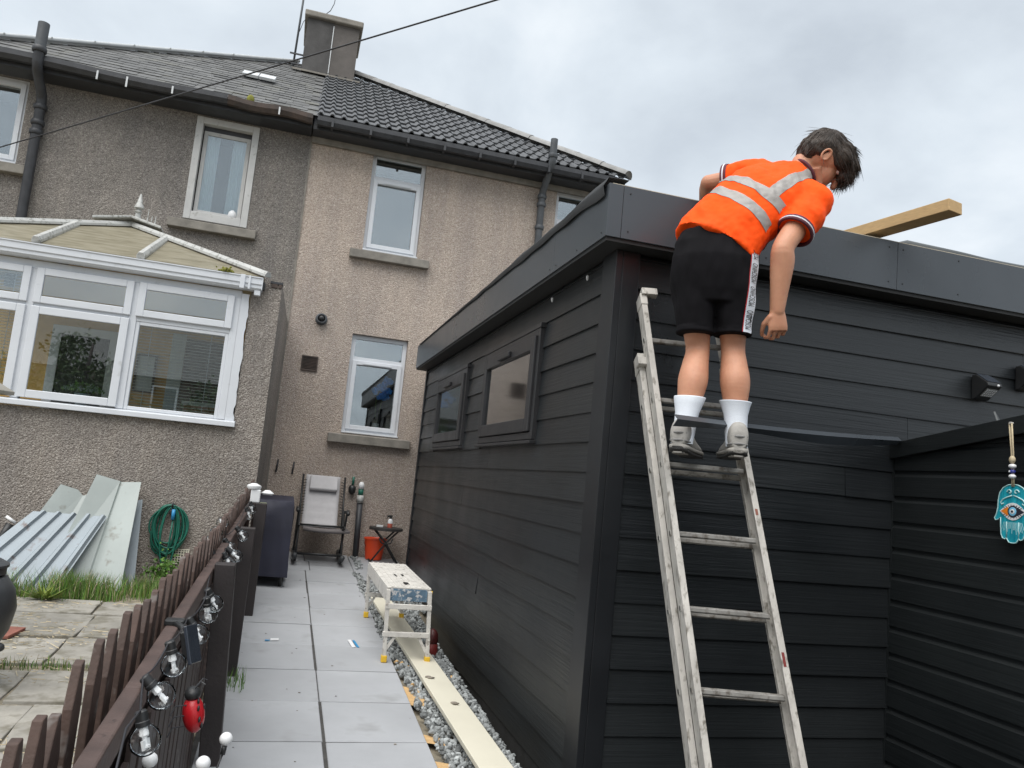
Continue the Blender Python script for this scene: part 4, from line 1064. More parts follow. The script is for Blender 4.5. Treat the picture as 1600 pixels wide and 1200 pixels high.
def build_string_lights():
    t = thing('string_lights', (-.25, 3, 1.0), 'string of clear globe bulbs draped along the brown fence rail', 'lights')
    spots = [((-.235,2.13,.958),(.3,-.1,-1)), ((-.235,2.35,1.0),(.75,0,-.7)), ((-.235,2.56,1.03),(.3,0,-1)), ((-.215,3.08,1.01),(.6,0,-.8)), ((-.21,3.36,1.03),(.2,.2,-1)), ((-.20,3.48,1.05),(.5,.2,-.9)),
             ((-.335,4.58,1.175),(-.5,0,.8)), ((-.325,4.95,1.20),(-.3,0,1)), ((-.315,5.25,1.235),(-.2,0,1)),
             ((-.235,5.0,1.11),(.6,0,-.7)), ((-.19,4.72,1.10),(.7,0,-.5)), ((-.215,4.60,1.07),(.5,0,-.8)), ((-.19,5.3,1.16),(.6,0,-.7)), ((-.21,6.6,1.20),(.4,0,-.8)), ((-.20,6.85,1.23),(.3,0,-.9)), ((-.22,7.0,1.25),(.3,0,.9))]
    path = []
    for c, d in spots:
        c = Vector(c); d = Vector(d).normalized(); r = .037
        b = B(); q = d.to_track_quat('Z','Y').to_matrix()
        b.lathe([(.012,-.036),(.020,-.032),(.033,-.018),(.0372,0),(.034,.016),(.025,.028),(.012,.0355),(.002,.0372)], c, 18, axis=d)
        o = obj('bulb', b, MAT['bulbglass'], t, True)
        b = B(); b.lathe([(.010,-.03),(.011,-.012),(.006,-.008),(.006,.012),(.010,.012),(.010,.017),(.002,.018)], c, 8, axis=d)
        x = Vector((0,0,1)).cross(d).normalized() if abs(d.z) < .98 else Vector((1,0,0))
        b.obox(c + d*.010, x*.016, d*.011, d.cross(x)*.003); b.obox(c - d*.014 + x*.004, x*.011, d*.008, d.cross(x)*.003); obj('filament_card', b, MAT['white'], o)
        b = B(); b.lathe([(.011,-.070),(.015,-.066),(.015,-.045),(.017,-.043),(.017,-.032),(.010,-.031)], c, 12, axis=d); obj('socket', b, MAT['blackplast'], o, angle=40)
        path.append(c - d*.07)
    pts = []
    order = sorted(path, key=lambda p: p.y)
    for a, c in zip(order, order[1:]):
        for k in range(6):
            u = k/6; p = a.lerp(c, u); p.z = max(p.z - .02*math.sin(math.pi*u), .0); pts.append(p)
    pts.append(order[-1])
    pts = [order[0] + Vector((.02,-.5,-.1)), order[0] + Vector((.0,-.2,0.02))] + pts
    b = B(); b.tube(pts, .0028, 6); obj('cord', b, MAT['cable'], t, True)
build_string_lights()

def build_fence_extras():
    t = thing('solar_charger', (-.25, 2.95, 1.05), 'tilted solar charging panel clamped on the brown fence rail', 'solar panel')
    b = B(); b.box(-.325,-.26,3.0,3.05,1.05,1.072); obj('clamp', b, MAT['blackplast'], t, bevel=.006)
    b = B(); c = Vector((-.213,2.86,1.025)); n = Vector((.93,-.22,.30)).normalized(); u = Vector((.2,-.15,-1)); u = (u - n*u.dot(n)).normalized(); v = n.cross(u)
    b.obox(c, u*.062, v*.048, n*.006); obj('panel', b, MAT['solar'], t, bevel=.003)
    b = B(); b.obox(c - n*.016, u*.045, v*.03, n*.011); obj('battery_box', b, MAT['blackplast'], t, bevel=.004)
    b = B(); b.tube([c - n*.02, Vector((-.26,2.98,1.05)), Vector((-.29,3.01,1.06))], .012, 8); obj('arm', b, MAT['blackplast'], t, True)
    # ladybird
    t = thing('ladybird_ornament', (-.19, 2.62, .88), 'red and black metal ladybird ornament on the fence', 'ornament')
    c = Vector((-.165,2.62,.875)); q = Matrix.Rotation(R(-12), 3, 'Y')
    b = B(); b.ball(c, (.032,.038,.055), 16, 12, mat=q); obj('shell', b, MAT['red'], t, True)
    b = B(); b.ball(c + Vector((-.010,0,.058)), (.024,.03,.022), 12, 8); obj('head', b, MAT['blackmetal'], t, True)
    for (dy, dz) in ((-.032,.022),(-.034,-.012),(-.018,-.03),(.0,.01),(-.02,.04),(.02,-.02)):
        d = Vector((.6, dy/.04, dz/.055)).normalized(); p = c + q @ Vector((d.x*.0325, d.y*.0385, d.z*.0555))
        s = B(); s.ball(p, (.004,.008,.009), 8, 6); obj('spot', s, MAT['blackmetal'], t, True)
    for i, dz in enumerate((.03,.0,-.03)):
        s = B(); s.tube([c + Vector((-.02,-.02,dz)), c + Vector((-.05,-.05,dz+.004)), c + Vector((-.06,-.06,dz-.02))], .0022, 5); obj('leg', s, MAT['iron'], t)
    for sgn in (-1,1):
        s = B(); s.tube([c + Vector((-.005,sgn*.012,.075)), c + Vector((.012,sgn*.02,.098)), c + Vector((.024,sgn*.026,.092))], .0018, 5); obj('antenna', s, MAT['iron'], t)
    # globe stakes
    for (x, y, z), lab in zip(((-.06,2.5,.842),(-.225,2.2,.888),(-.102,2.25,.862)), ('white globe solar stake standing furthest out over the paving', 'white globe solar stake at the lower edge below the nearest clear bulb', 'white globe solar stake at the lower edge, between the other two')):
        t = thing('globe_stake', (x, y, gz(y)), lab, 'garden light', 'white globe stakes')
        b = B(); b.ball((x,y,z), .0185, 16, 12); obj('globe', b, MAT['white'], t, True)
        b = B(); b.tube([(x-.001,y,z-.016),(x-.004,y-.002,z-.042)], .0075, 10); obj('holder', b, MAT['blackplast'], t, True)
        b = B(); b.tube([(x-.004,y-.002,z-.042),(x-.03,y-.01,z-.13),(x-.06,y-.01,z-.3),(x-.07,y,gz(y)-.02)], .003, 6); obj('stem', b, MAT['blackmetal'], t, True)
    # white lamp box on the end post
    t = thing('fence_lamp', (-.17, 7.2, 1.28), 'white plastic lamp on top of the far fence post', 'lamp')
    b = B(); b.box(-.235,-.155,7.12,7.2,1.275,1.385); obj('body', b, MAT['white'], t, bevel=.008)
    b = B(); b.lathe([(.05,0),(.06,.015),(.06,.03),(.02,.05)], (-.215,7.16,1.386), 14); b.lathe([(.04,0),(.055,.015),(.02,.04)], (-.10,7.2,1.345), 14); obj('cap', b, MAT['white'], t, angle=50)
    b = B(); b.box(-.115,-.095,7.3,7.31,1.12,1.26); b.box(-.155,-.0951,7.3,7.31,1.26,1.272); tag(obj('hook_strip', b, MAT['pale']), 'pale green strip hooked on the far end of the fence', 'strip')
    rng = random.Random(41)
    b = B()
    for i in range(70):
        x, y = -.14+rng.gauss(0,.04), 5.3+rng.gauss(0,.07); blade(b, rng, x, y, gz(y)-.01, rng.uniform(.05,.14), .006)
    tag(obj('fence_weed', b, MAT['grass']), 'green weeds growing at the foot of a fence post by the path', 'weeds', kind='stuff')
def blade(b, rng, x, y, z, h, w, lean=.5):
    a = rng.uniform(0, 6.283); l = rng.uniform(.05, lean)*h; dx, dy = math.cos(a)*l, math.sin(a)*l; c = rng.uniform(0,6.283); wx, wy = math.cos(c)*w*.5, math.sin(c)*w*.5
    b.add([(x-wx,y-wy,z),(x+wx,y+wy,z),(x+wx*.8+dx*.35,y+wy*.8+dy*.35,z+h*.55),(x-wx*.8+dx*.35,y-wy*.8+dy*.35,z+h*.55),(x+dx,y+dy,z+h)], [(0,1,2,3),(3,2,4)])
build_fence_extras()

# ------------------------------------------------------------------ things against the conservatory wall
def build_left_garden():
    # galvanised trapezoid sheet
    def sheet(name, prof, bl, br, tl, tr, mat, label, th=.003, cat='sheet'):
        """bl,br,tl,tr: corner points; prof: list of (u, h) across the width"""
        bl, br, tl, tr = map(Vector, (bl, br, tl, tr)); n = ((br-bl).cross(tl-bl)).normalized()
        if n.y > 0: n = -n
        b = B(); vs = []
        for (u, hh) in prof:
            p0 = bl.lerp(br, u) + n*hh; p1 = tl.lerp(tr, u) + n*hh
            vs += [p0, p1, p0 - n*th, p1 - n*th]
        m = len(prof); fs = []
        for i in range(m-1):
            a, c = 4*i, 4*i+4
            fs += [(a, c, c+1, a+1), (a+2, a+3, c+3, c+2), (a, a+2, c+2, c), (a+1, c+1, c+3, a+3)]
        fs += [(0,1,3,2), (4*(m-1), 4*(m-1)+2, 4*(m-1)+3, 4*(m-1)+1)]
        b.add(vs, fs); return tag(obj(name, b, mat), label, cat)
    prof = []; n = 5
    for i in range(n):
        u = i/n; prof += [(u,0),(u+.10,0),(u+.125,.028),(u+.16,.028),(u+.185,0)]
    prof.append((1,0))
    sheet('corrugated_sheet', prof, (-2.62,7.63,.34), (-1.72,7.63,.36), (-2.12,8.16,.985), (-1.50,8.14,.985), MAT['zinc'], 'grey galvanised ribbed sheet leaning in front of the pale sheets')
    sheet('folded_sheet', [(0,.10),(.5,.02),(.52,.0),(1,.07)], (-1.86,7.90,.36), (-1.24,7.86,.34), (-1.665,8.36,1.315), (-1.275,8.34,1.29), MAT['paleplast'], 'tall pale folded sheet leaning on the wall, streaked with dirt')
    sheet('folded_sheet', [(0,.0),(.55,-.045),(1,.0)], (-2.35,8.0,.36), (-1.8,8.05,.36), (-1.985,8.385,1.235), (-1.60,8.40,1.16), MAT['paleplast'], 'shorter pale folded sheet leaning behind the ribbed grey one')
    sheet('flat_sheet', [(0,0),(1,0)], (-1.33,8.05,.34), (-1.17,8.05,.33), (-1.30,8.41,1.14), (-1.262,8.41,1.15), MAT['zinc'], 'narrow grey sheet edge behind the tall pale folded sheet')
    # rust-red tape marks on the ribbed sheet are smears of old sealant
    t = thing('push_broom', (-2.3, 8.1, .4), 'black handled tool with white end beside the ribbed sheet', 'tool')
    b = B(); b.tube([(-2.42,7.95,.42),(-2.30,8.10,.78),(-2.275,8.12,.86)], .035, 10); obj('handle', b, MAT['blackplast'], t, True)
    b = B(); b.tube([(-2.235,8.12,.872),(-2.315,8.12,.925)], .014, 10); obj('grip', b, MAT['white'], t, True)
    # urn
    t = thing('garden_urn', (-1.66, 5.2, gz(5.2)), 'large black rounded garden urn at the left edge', 'urn')
    c = (-1.665,5.2,gz(5.2))
    b = B(); b.lathe([(.10,.0),(.13,.03),(.16,.10),(.235,.20),(.285,.30),(.305,.42),(.285,.52),(.235,.595),(.205,.60)], c, 36); obj('body', b, MAT['urn'], t, angle=50)
    b = B(); b.lathe([(.20,.601),(.225,.61),(.225,.645),(.235,.65),(.235,.665),(.19,.69),(.10,.72),(.03,.73)], c, 36); obj('lid', b, MAT['urn'], t, angle=30)
    b = B(); b.ball((-1.665+.27,5.15,gz(5.2)+.22), (.03,.03,.025), 10, 8); obj('handle', b, MAT['urn'], t, True)
    # canopy corner
    t = thing('bird_table', (-2.35, 6.5, gz(6.5)), 'grey brown pointed roof corner of a bird table at the left edge', 'bird table')
    b = B(); c = Vector((-2.35,6.5,1.96)); pk = c + Vector((0,0,.22)); cs = [c + Vector((.415*a,.415*d,0)) for a, d in ((1,0),(0,1),(-1,0),(0,-1))]
    b.add(cs + [pk] + [q - Vector((0,0,.025)) for q in cs], [(0,1,4),(1,2,4),(2,3,4),(3,0,4),(1,0,5,6),(2,1,6,7),(3,2,7,8),(0,3,8,5),(5,8,7,6)]); obj('roof', b, MAT['flag'], t)
    b = B(); b.tube([(-2.35,6.5,gz(6.5)),(-2.35,6.5,1.93)], .04, 10); obj('post', b, MAT['fence'], t, True)
    b = B(); b.box(-2.6,-2.1,6.25,6.75,1.55,1.58); obj('tray', b, MAT['fence'], t)
    # hose
    t = thing('garden_hose', (-1.0, 8.36, .5), 'coiled green garden hose hanging on the conservatory wall', 'hose')
    rng = random.Random(77); b = B(); pts = []
    N_ = 11*40
    for i in range(N_):
        k = i/40; a = 2*math.pi*(i % 40)/40 + 1.57; lp = int(k)
        rx = .135 + .10*noise.noise((k*.83,0,.5)) + .012*math.sin(k*2.1); rz_ = .235 + .12*noise.noise((k*.71,4,.5)); cx = -.985 + .07*noise.noise((k*.6,9,.5)); 
        pts.append((cx + rx*math.cos(a), YC-.005 - .012*(lp % 5) + .004*math.sin(a*3), 1.115 - rz_ + rz_*math.sin(a) - .02*noise.noise((lp*.9,2,7))))
    b.tube(pts, .0085, 7); obj('coil', b, MAT['hose'], t, True)
    b = B(); b.tube([(-.955,YC-.06,1.02),(-.96,YC-.065,.8),(-.97,YC-.06,.62),(-.985,YC-.05,.5),(-.94,YC-.04,.42)], .0085, 7); obj('tail', b, MAT['hose'], t, True)
    b = B(); b.tube([(-.96,YC-.07,1.085),(-.957,YC-.07,.985)], .017, 12); obj('connector', b, MAT['blue'], t, True)
    b = B(); b.tube([(-.975,YC+.02,1.13),(-.975,YC-.09,1.11),(-.975,YC-.09,1.15)], .008, 8); obj('hook', b, MAT['iron'], t, True)
    # grasses
    rng = random.Random(51); b = B()
    def tuft(cx, cy, n, sx, sy, h0, h1, w=.006):
        for i in range(n):
            x, y = cx + rng.gauss(0,sx), cy + rng.gauss(0,sy); blade(b, rng, x, y, gz(y)-.05, rng.uniform(h0,h1), w, .55)
    tuft(-2.05,7.55,380,.16,.06,.05,.16); tuft(-2.15,7.58,420,.12,.05,.07,.30); tuft(-1.62,7.62,900,.13,.06,.08,.28); tuft(-1.38,7.66,520,.10,.06,.07,.25); tuft(-1.05,7.9,700,.12,.10,.06,.20); tuft(-.85,8.05,260,.12,.10,.05,.16); tuft(-2.6,7.5,300,.2,.06,.06,.2)
    for i in range(420):
        x = rng.uniform(-2.3,-.72); y = 5.66 + rng.gauss(0,.025); blade(b, rng, x, y, gz(y)-.04, rng.uniform(.03,.09), .006)
    for i in range(160): 
        x, y = -.72+rng.gauss(0,.06), rng.uniform(3.4,5.6); blade(b, rng, x, y, gz(y)-.04, rng.uniform(.03,.09), .005)
    b.m = [rng.choice((0,0,0,0,1,2)) for _ in b.f]
    for i in range(1, len(b.f)):
        if len(b.f[i]) == 3: b.m[i] = b.m[i-1]
    tag(obj('long_grass', b, [MAT['grass'], MAT['weed'], MAT['straw']]), 'long green grass growing along the conservatory wall and flagstone joints', 'grass', kind='stuff')
    # yellowish weed in front of the sheets
    t = thing('garden_weed', (-1.72, 7.42, gz(7.4)), 'yellow green leafy weed in front of the ribbed sheet', 'weed')
    b = B()
    for i in range(60):
        a = rng.uniform(0, math.pi*2); l = rng.uniform(.08,.22); c = Vector((-1.74+rng.gauss(0,.03),7.42,gz(7.4)-.02)); d = Vector((math.cos(a), math.sin(a)*.5, rng.uniform(.15,.9))).normalized(); sd = d.cross(Vector((0,0,1))).normalized()*.011
        b.add([c, c + d*l*.5 + sd, c + d*l, c + d*l*.5 - sd], [(0,1,2,3)])
    o = obj('leaves', b, MAT['weed'], t); o['kind'] = 'stuff'
    # leafy plant at the wall foot
    t = thing('leafy_plant', (-.98, 8.22, gz(8.2)), 'small dark green leafy plant below the hose', 'plant')
    b = B()
    for i in range(420):
        c = Vector((-.97+rng.gauss(0,.07), 8.24+rng.gauss(0,.035), .44+abs(rng.gauss(0,.09)))); s = rng.uniform(.012,.026)
        q = Quaternion((rng.gauss(0,1),rng.gauss(0,1),rng.gauss(0,1),rng.gauss(0,1))).normalized().to_matrix()
        b.add([c + q @ Vector(v) for v in ((-s,0,0),(0,-s*.6,0),(s,0,0),(0,s*.6,0))], [(0,1,2,3)])
    o = obj('leaves', b, MAT['grass'], t); o['kind'] = 'stuff'
    # straw and leaf litter on the flags
    b = B()
    for i in range(2200):
        x, y = rng.uniform(-2.4,-.5), rng.uniform(3.6,7.4)
        if noise.noise((x*1.5,y*1.5,0)) < -.05: continue
        a = rng.uniform(0,6.28); l = rng.uniform(.01,.05) if rng.random() < .93 else rng.uniform(.08,.16); z = gz(y)-.017+rng.random()*.006
        dx, dy = math.cos(a)*l, math.sin(a)*l; w = .0018
        b.add([(x,y,z),(x+w,y+w,z+.002),(x+dx+w,y+dy+w,z+.004),(x+dx,y+dy,z)], [(0,1,2,3)])
    tag(obj('straw_litter', b, MAT['straw']), 'dry straw and clippings scattered over the old flagstones', 'litter', kind='stuff')
MAT['urn'] = M('black_glazed_urn', (.045,.049,.053), .45, .2, 5, .2, 40)
MAT['straw'] = M('dry_straw', (.42,.35,.23), .9, .2, 10, isl=.4)
build_left_garden()

# ------------------------------------------------------------------ patio things by the house
def build_patio():
    # covered barbecue
    t = thing('covered_barbecue', (-.02, 8.7, gz(8.7)), 'barbecue under a draped dark navy cover beyond the fence', 'barbecue')
    b = B(); nx = 28; rows = []
    zg = gz(8.6)
    rng = random.Random(6)
    def outline(u, z):
        x0, x1, y0, y1 = -.215, .165, 8.32, 9.15
        per = [(x0,y0),(x1,y0),(x1,y1),(x0,y1)]; s = u*4; i = int(s) % 4; f = s - int(s)
        a, c = per[i], per[(i+1) % 4]; x = a[0] + (c[0]-a[0])*f; y = a[1] + (c[1]-a[1])*f
        return Vector((x, y, z))
    nu = 64; zs = [.09,.13,.3,.5,.68,.76,.80,.835]
    for j, z in enumerate(zs):
        row = []
        for i in range(nu):
            u = i/nu; p = outline(u, zg + z + (.025 if .25 < u < .8 and j > 4 else 0)); c = Vector((-.025, 8.73, p.z)); d = p - c
            k = 1 + (.035 if z < .3 else 0)*(1 + .9*math.sin(u*38 + j*.3)) + .018*math.sin(u*55+j) - (.0 if j < 5 else (j-4)*.03)
            if 4 <= j <= 5: k += .03*math.sin(u*23)
            row.append(c + d*k)
        rows.append(row)
    vs = [p for r in rows for p in r]; fs = [(j*nu+i, j*nu+(i+1)%nu, (j+1)*nu+(i+1)%nu, (j+1)*nu+i) for j in range(len(zs)-1) for i in range(nu)]
    fs.append(tuple((len(zs)-1)*nu+i for i in range(nu)))
    b.add(vs, fs); obj('cover', b, MAT['navy'], t, angle=45)
    for x, y in ((-.17,8.4),(.11,8.4),(.11,9.05),(-.17,9.05)):
        b = B(); b.tube([(x,y,gz(y)),(x,y,gz(y)+.14)], .015, 8); obj('leg', b, MAT['blackmetal'], t, True)
    b = B(); b.box(-.16,.10,8.45,9.0,zg+.11,zg+.13); obj('base_shelf', b, MAT['blackmetal'], t)
    # reclining chair
    t = thing('reclining_chair', (.57, 10.1, gz(10.1)), 'grey padded reclining garden chair with black tubular frame', 'chair')
    z0 = gz(10.1); bm = MAT['blackmetal']
    A = lambda x, y, z: Vector((x, y, z0+z))
    xl, xr_ = .30, .80
    back = B(); n = 22; vs = []
    p0, p1 = A(0,10.12,.40), A(0,10.50,1.02)
    for i in range(n+1):
        u = i/n; c = p0.lerp(p1, u); bul = .012*abs(math.sin(u*math.pi*6)) + .01
        sag = .02*math.sin(math.pi*u)
        for j in range(9):
            v = j/8; x = xl+.035 + (xr_-xl-.07)*v; vs.append((x - .035 + .0*u, c.y - bul*math.sin(math.pi*v)**.5 + sag, c.z + .004*math.sin(u*39)))
    back.add(vs, [(i*9+j, i*9+j+1, (i+1)*9+j+1, (i+1)*9+j) for i in range(n) for j in range(8)])
    o = obj('backrest', back, MAT['fabric'], t, True); md = o.modifiers.new('solid','SOLIDIFY'); md.thickness = .02; md.offset = -1
    seat = B(); vs = []
    for i in range(9):
        u = i/8; y = 10.12 - .43*u; z = .40 + .02*math.sin(u*5) - .03*math.sin(math.pi*u) + .03*u
        for j in range(7):
            v = j/6; vs.append((xl + .02 + (xr_-xl+.04)*v, y, z0 + z - .015*math.sin(math.pi*v)))
    seat.add(vs, [(i*7+j, (i+1)*7+j, (i+1)*7+j+1, i*7+j+1) for i in range(8) for j in range(6)])
    o = obj('seat', seat, MAT['fabric_dark'], t, True); md = o.modifiers.new('solid','SOLIDIFY'); md.thickness = .02
    b = B(); q = (p1-p0).normalized(); nn = Vector((0,-q.z,q.y)); b.obox(A(.525,10.43,.905)+nn*.045 - Vector((0,0,0)), Vector((.175,0,0)), q*.105, nn*.028); o = obj('headrest', b, MAT['fabric'], t); md = o.modifiers.new('bv','BEVEL'); md.width = .022; md.segments = 3
    for s, x in ((-1, xl-.035), (1, xr_-.01)):
        b = B(); b.tube([p0 + Vector((x,0,-.03)), p1 + Vector((x,0,0))], .013, 8); obj('back_tube', b, bm, t, True)
        b = B()
        for i in range(13):
            u = .22 + i*.055; c = p0.lerp(p1, u) + Vector((x,0,0)); b.tube([c, c + Vector((-s*.045,-.004,.012))], .0045, 5)
        obj('lacing', b, bm, t)
        b = B(); b.tube([A(x-.0,9.68,.03), A(x,10.05,.62)], .013, 8); obj('rear_strut', b, bm, t, True)
        b = B(); b.tube([A(x+s*.02,10.28,.03), A(x+s*.02,9.80,.60)], .013, 8); obj('front_strut', b, bm, t, True)
        b = B(); b.tube([A(x+s*.03,9.76,.60), A(x+s*.035,9.9,.625), A(x+s*.03,10.16,.60)], .022, 8); obj('armrest', b, MAT['blackplast'], t, True)
        b = B(); b.tube([A(x,10.13,.41), A(x,9.66,.44)], .013, 8); obj('seat_tube', b, bm, t, True)
        b = B(); pts = [A(x+s*.01,9.62 + .70*i/10, .03 + .10*((i-5)/5)**2*.7) for i in range(11)]; b.tube(pts, [.03]*11, 8); obj('rocker_foot', b, MAT['urn'], t, True)
    for y, z in ((9.68,.45),(9.66,.12),(10.25,.05)):
        b = B(); b.tube([A(xl-.03,y,z), A(xr_,y,z)], .012, 8); obj('cross_tube', b, bm, t, True)
    # bistro table
    t = thing('folding_table', (1.36, 10.3, gz(10.3)), 'small round black folding table beside the waste pipe', 'table')
    z0 = gz(10.3); b = B(); b.lathe([(.21,-.03),(.215,-.028),(.215,0),(.205,.006)], (1.36,10.28,.925), 28); obj('table_top', b, MAT['tabletop'], t, angle=40)
    for s in (-1, 1):
        for k in (-1, 1):
            b = B(); b.tube([(1.36+k*.17,10.28+s*.12,z0+.005),(1.36+k*.0,10.28+s*.12,z0+.25),(1.36-k*.14,10.28+s*.12,.895)], .011, 8); obj('leg', b, bm, t, True)
    for k in (-1, 1):
        b = B(); b.tube([(1.36+k*.17,10.16,z0+.015),(1.36+k*.17,10.40,z0+.015)], .010, 8); obj('foot_bar', b, bm, t, True)
    b = B(); b.tube([(1.27,10.15,.80),(1.30,10.15,.745),(1.36,10.15,.73),(1.42,10.15,.745),(1.44,10.15,.80)], .009, 8); obj('brace', b, bm, t, True)
    t = thing('spray_bottle', (1.40, 10.25, .935), 'spray bottle with red liquid and black trigger on the folding table', 'bottle')
    b = B(); b.lathe([(.03,0),(.032,.005),(.032,.07),(.02,.095),(.014,.105)], (1.40,10.25,.932), 14); obj('bottle', b, MAT['pinkliq'], t, angle=50)
    b = B(); b.lathe([(.0325,0),(.0325,.03),(.02,.057),(.015,.06)], (1.40,10.25,.985), 14); obj('label_band', b, MAT['white'], t, angle=50)
    b = B(); b.box(1.385,1.415,10.235,10.265,1.035,1.075); b.prism([(1.35,10.24,1.085),(1.42,10.24,1.09),(1.42,10.24,1.07),(1.36,10.24,1.06)], (0,.02,0)); b.tube([(1.365,10.25,1.07),(1.35,10.25,1.04)], .006, 6); obj('trigger_head', b, MAT['blackplast'], t)
    b = B(); b.box(1.23,1.31,10.22,10.27,.932,.957); tag(obj('cigarette_packet', b, [MAT['white']], bevel=.003), 'small white packet lying on the folding table', 'packet')
    t = thing('bucket', (1.26, 10.46, gz(10.46)), 'bright orange plastic bucket behind the folding table', 'bucket')
    b = B(); b.lathe([(.105,0),(.14,.25),(.15,.252),(.15,.268),(.143,.27),(.135,.26),(.10,.01)], (1.26,10.45,gz(10.45)+.003), 28); obj('body', b, MAT['orangep'], t, angle=40)
    b = B(); b.tube([(1.26+.15*math.cos(a), 10.45-.02-.15*abs(math.sin(a))*.3, gz(10.45)+.24-.12*math.sin(a)) for a in [math.pi*i/12 for i in range(13)]], .003, 6); obj('handle', b, MAT['blackmetal'], t, True)
    t = thing('hand_brush', (.905, YH-.03, 1.4), 'green handled dark brush hanging on the house wall above the waste pipe', 'brush')
    b = B(); b.tube([(.905,YH-.04,1.53),(.905,YH-.04,1.42)], .016, 8); obj('handle', b, MAT['hose'], t, True)
    b = B(); b.lathe([(.02,0),(.045,.03),(.05,.09),(.025,.12)], (.90,YH-.055,1.30), 14); obj('head', b, MAT['blackplast'], t, angle=60)
MAT['fabric_dark'] = M('dark_brown_fabric', (.17,.155,.155), .9, .1, 10, .4, 200)  # seat cloth, darker and browner than the backrest
MAT['tabletop'] = M('dark_rattan_top', (.035,.033,.032), .5, .25, 20, .4, 120)
MAT['pinkliq'] = M('pink_liquid', (.55,.14,.10), .2, .05, 5)
build_patio()

# ------------------------------------------------------------------ hop-up, plank and litter
def build_hopup():
    t = thing('work_platform', (1.0, 6.5, gz(6.5)), 'paint spattered aluminium hop-up platform standing on the path', 'platform')
    ya, yb = 5.90, 7.22; x0, x1 = .835, 1.165; zt = .815
    zn = lambda y: zt + .012*(y-5.9)
    b = B(); b.prism([(x0,ya,zn(ya)-.012),(x1,ya,zn(ya)-.012),(x1,ya,zn(ya)),(x0,ya,zn(ya))], (0,yb-ya,zn(yb)-zn(ya))); dk = obj('deck', b, MAT['bench'], t, bevel=.003)
    for i in range(7):
        xx = x0+.03+i*.045; b = B(); b.prism([(xx,ya+.01,zn(ya)+.0005),(xx+.012,ya+.01,zn(ya)+.0005),(xx+.012,ya+.01,zn(ya)+.004),(xx,ya+.01,zn(ya)+.004)], (0,yb-ya-.02,zn(yb)-zn(ya))); obj('tread_rib', b, MAT['bench'], dk)
    for (xx, yy, w, l) in ((1.0,6.02,.035,.10),(.97,6.42,.015,.10),(1.03,6.45,.015,.09)):
        b = B(); b.box(xx-w/2, xx+w/2, yy, yy+l, zn(yy)+.004, zn(yy)+.0065); obj('slot', b, MAT['blackplast'], dk)
    for x in (x0, x1-.025):
        b = B(); b.prism([(x,ya+.005,zn(ya)-.105),(x+.025,ya+.005,zn(ya)-.105),(x+.025,ya+.005,zn(ya)-.0125),(x,ya+.005,zn(ya)-.0125)], (0,yb-ya-.01,zn(yb)-zn(ya))); obj('side_beam', b, MAT['bench'], t, bevel=.003)
    for y in (ya-.002, yb-.02):
        b = B(); b.box(x0+.026, x1-.026, y, y+.022, zn(y)-.10, zn(y)-.013); obj('end_plate', b, MAT['benchblue'], t, bevel=.003)
    for (y, ly) in ((ya, ya-.02), (yb, yb+.02)):
        zg = gz(y)
        for x, xf in ((x0+.012, x0+.03), (x1-.012, x1+.015)):
            b = B(); b.beam((xf,ly,zg+.03), (x,y-.014*(1 if y == ya else -1),zn(y)-.02), .028, .03, (0,1,0)); obj('leg', b, MAT['bench'], t, bevel=.003)
            b = B(); b.box(xf-.02, xf+.02, ly-.022, ly+.022, zg+.002, zg+.05); obj('foot', b, MAT['yellow'], t, bevel=.005)
        for z in (zn(y)-.135, zg+.20):
            b = B(); b.box(x0+.0, x1+.01, ly-.004-.014, ly-.004+.01, z-.018, z+.018); obj('cross_bar', b, MAT['bench'], t, bevel=.003)
        for (xa, za, xc, zc) in ((x0+.03, zg+.08, x0+.09, zg+.18), (x1-.0, zg+.08, x1-.06, zg+.18)):
            b = B(); b.beam((xa,ly,za), (xc,ly,zc), .02, .012, (0,1,0)); obj('brace', b, MAT['bench'], t)
    b = B(); b.lathe([(.012,0),(.014,.01),(.012,.025)], (x1,5.98,.775), 10, axis=(1,0,0)); obj('locking_knob', b, MAT['yellow'], t, angle=40)
    # plank
    b = B(); n = Vector((-.99,.035,0)).normalized()
    a = Vector((1.15,3.3,gz(3.3)+.005)); c = Vector((.985,8.02,gz(8.02)-.005)); w = .192
    b.prism([a, a + Vector((w,.005,-.012)), c + Vector((w,.005,-.01)), c], (0,0,.028))
    tag(obj('fascia_plank', b, MAT['cream'], bevel=.003), 'long cream plank lying on the gravel under the work platform', 'plank')
    t = thing('lantern', (1.30, 6.35, gz(6.3)-.06), 'small dark red lantern on the gravel behind the platform legs', 'lantern')
    zz = ground_z(1.3,6.35)+.04
    b = B(); b.lathe([(.05,0),(.055,.02),(.05,.08),(.04,.09)], (1.30,6.35,zz), 14); obj('body', b, MAT['darkred'], t, angle=40)
    b = B(); b.lathe([(.045,.091),(.05,.10),(.045,.16),(.03,.185),(.01,.20)], (1.30,6.35,zz), 14); obj('top', b, MAT['darkred2'], t, angle=40)
    for (pts, m, lab) in (([(.668,6.22),(.695,6.24),(.672,6.44),(.648,6.43)], 'white', 'white folded paper scrap lying on the path, right of centre'), ([(.703,6.24),(.722,6.23),(.702,6.42),(.686,6.43)], 'blue', 'blue paper scrap next to the white one on the path'),
                          ([(.07,6.34),(.13,6.35),(.13,6.40),(.07,6.39)], 'white', 'crumpled white wrapper on the left column of slabs'), ([(.03,6.33),(.065,6.335),(.065,6.35),(.03,6.35)], 'blue', 'thin blue strip beside the crumpled wrapper')):
        b = B(); n = len(pts)
        b.prism([(x, y, gz(y)+.0045) for x, y in pts], (0,0,.004)); tag(obj('paper_scrap', b, MAT[m]), lab, 'litter')
    rng = random.Random(88)
    b = B()
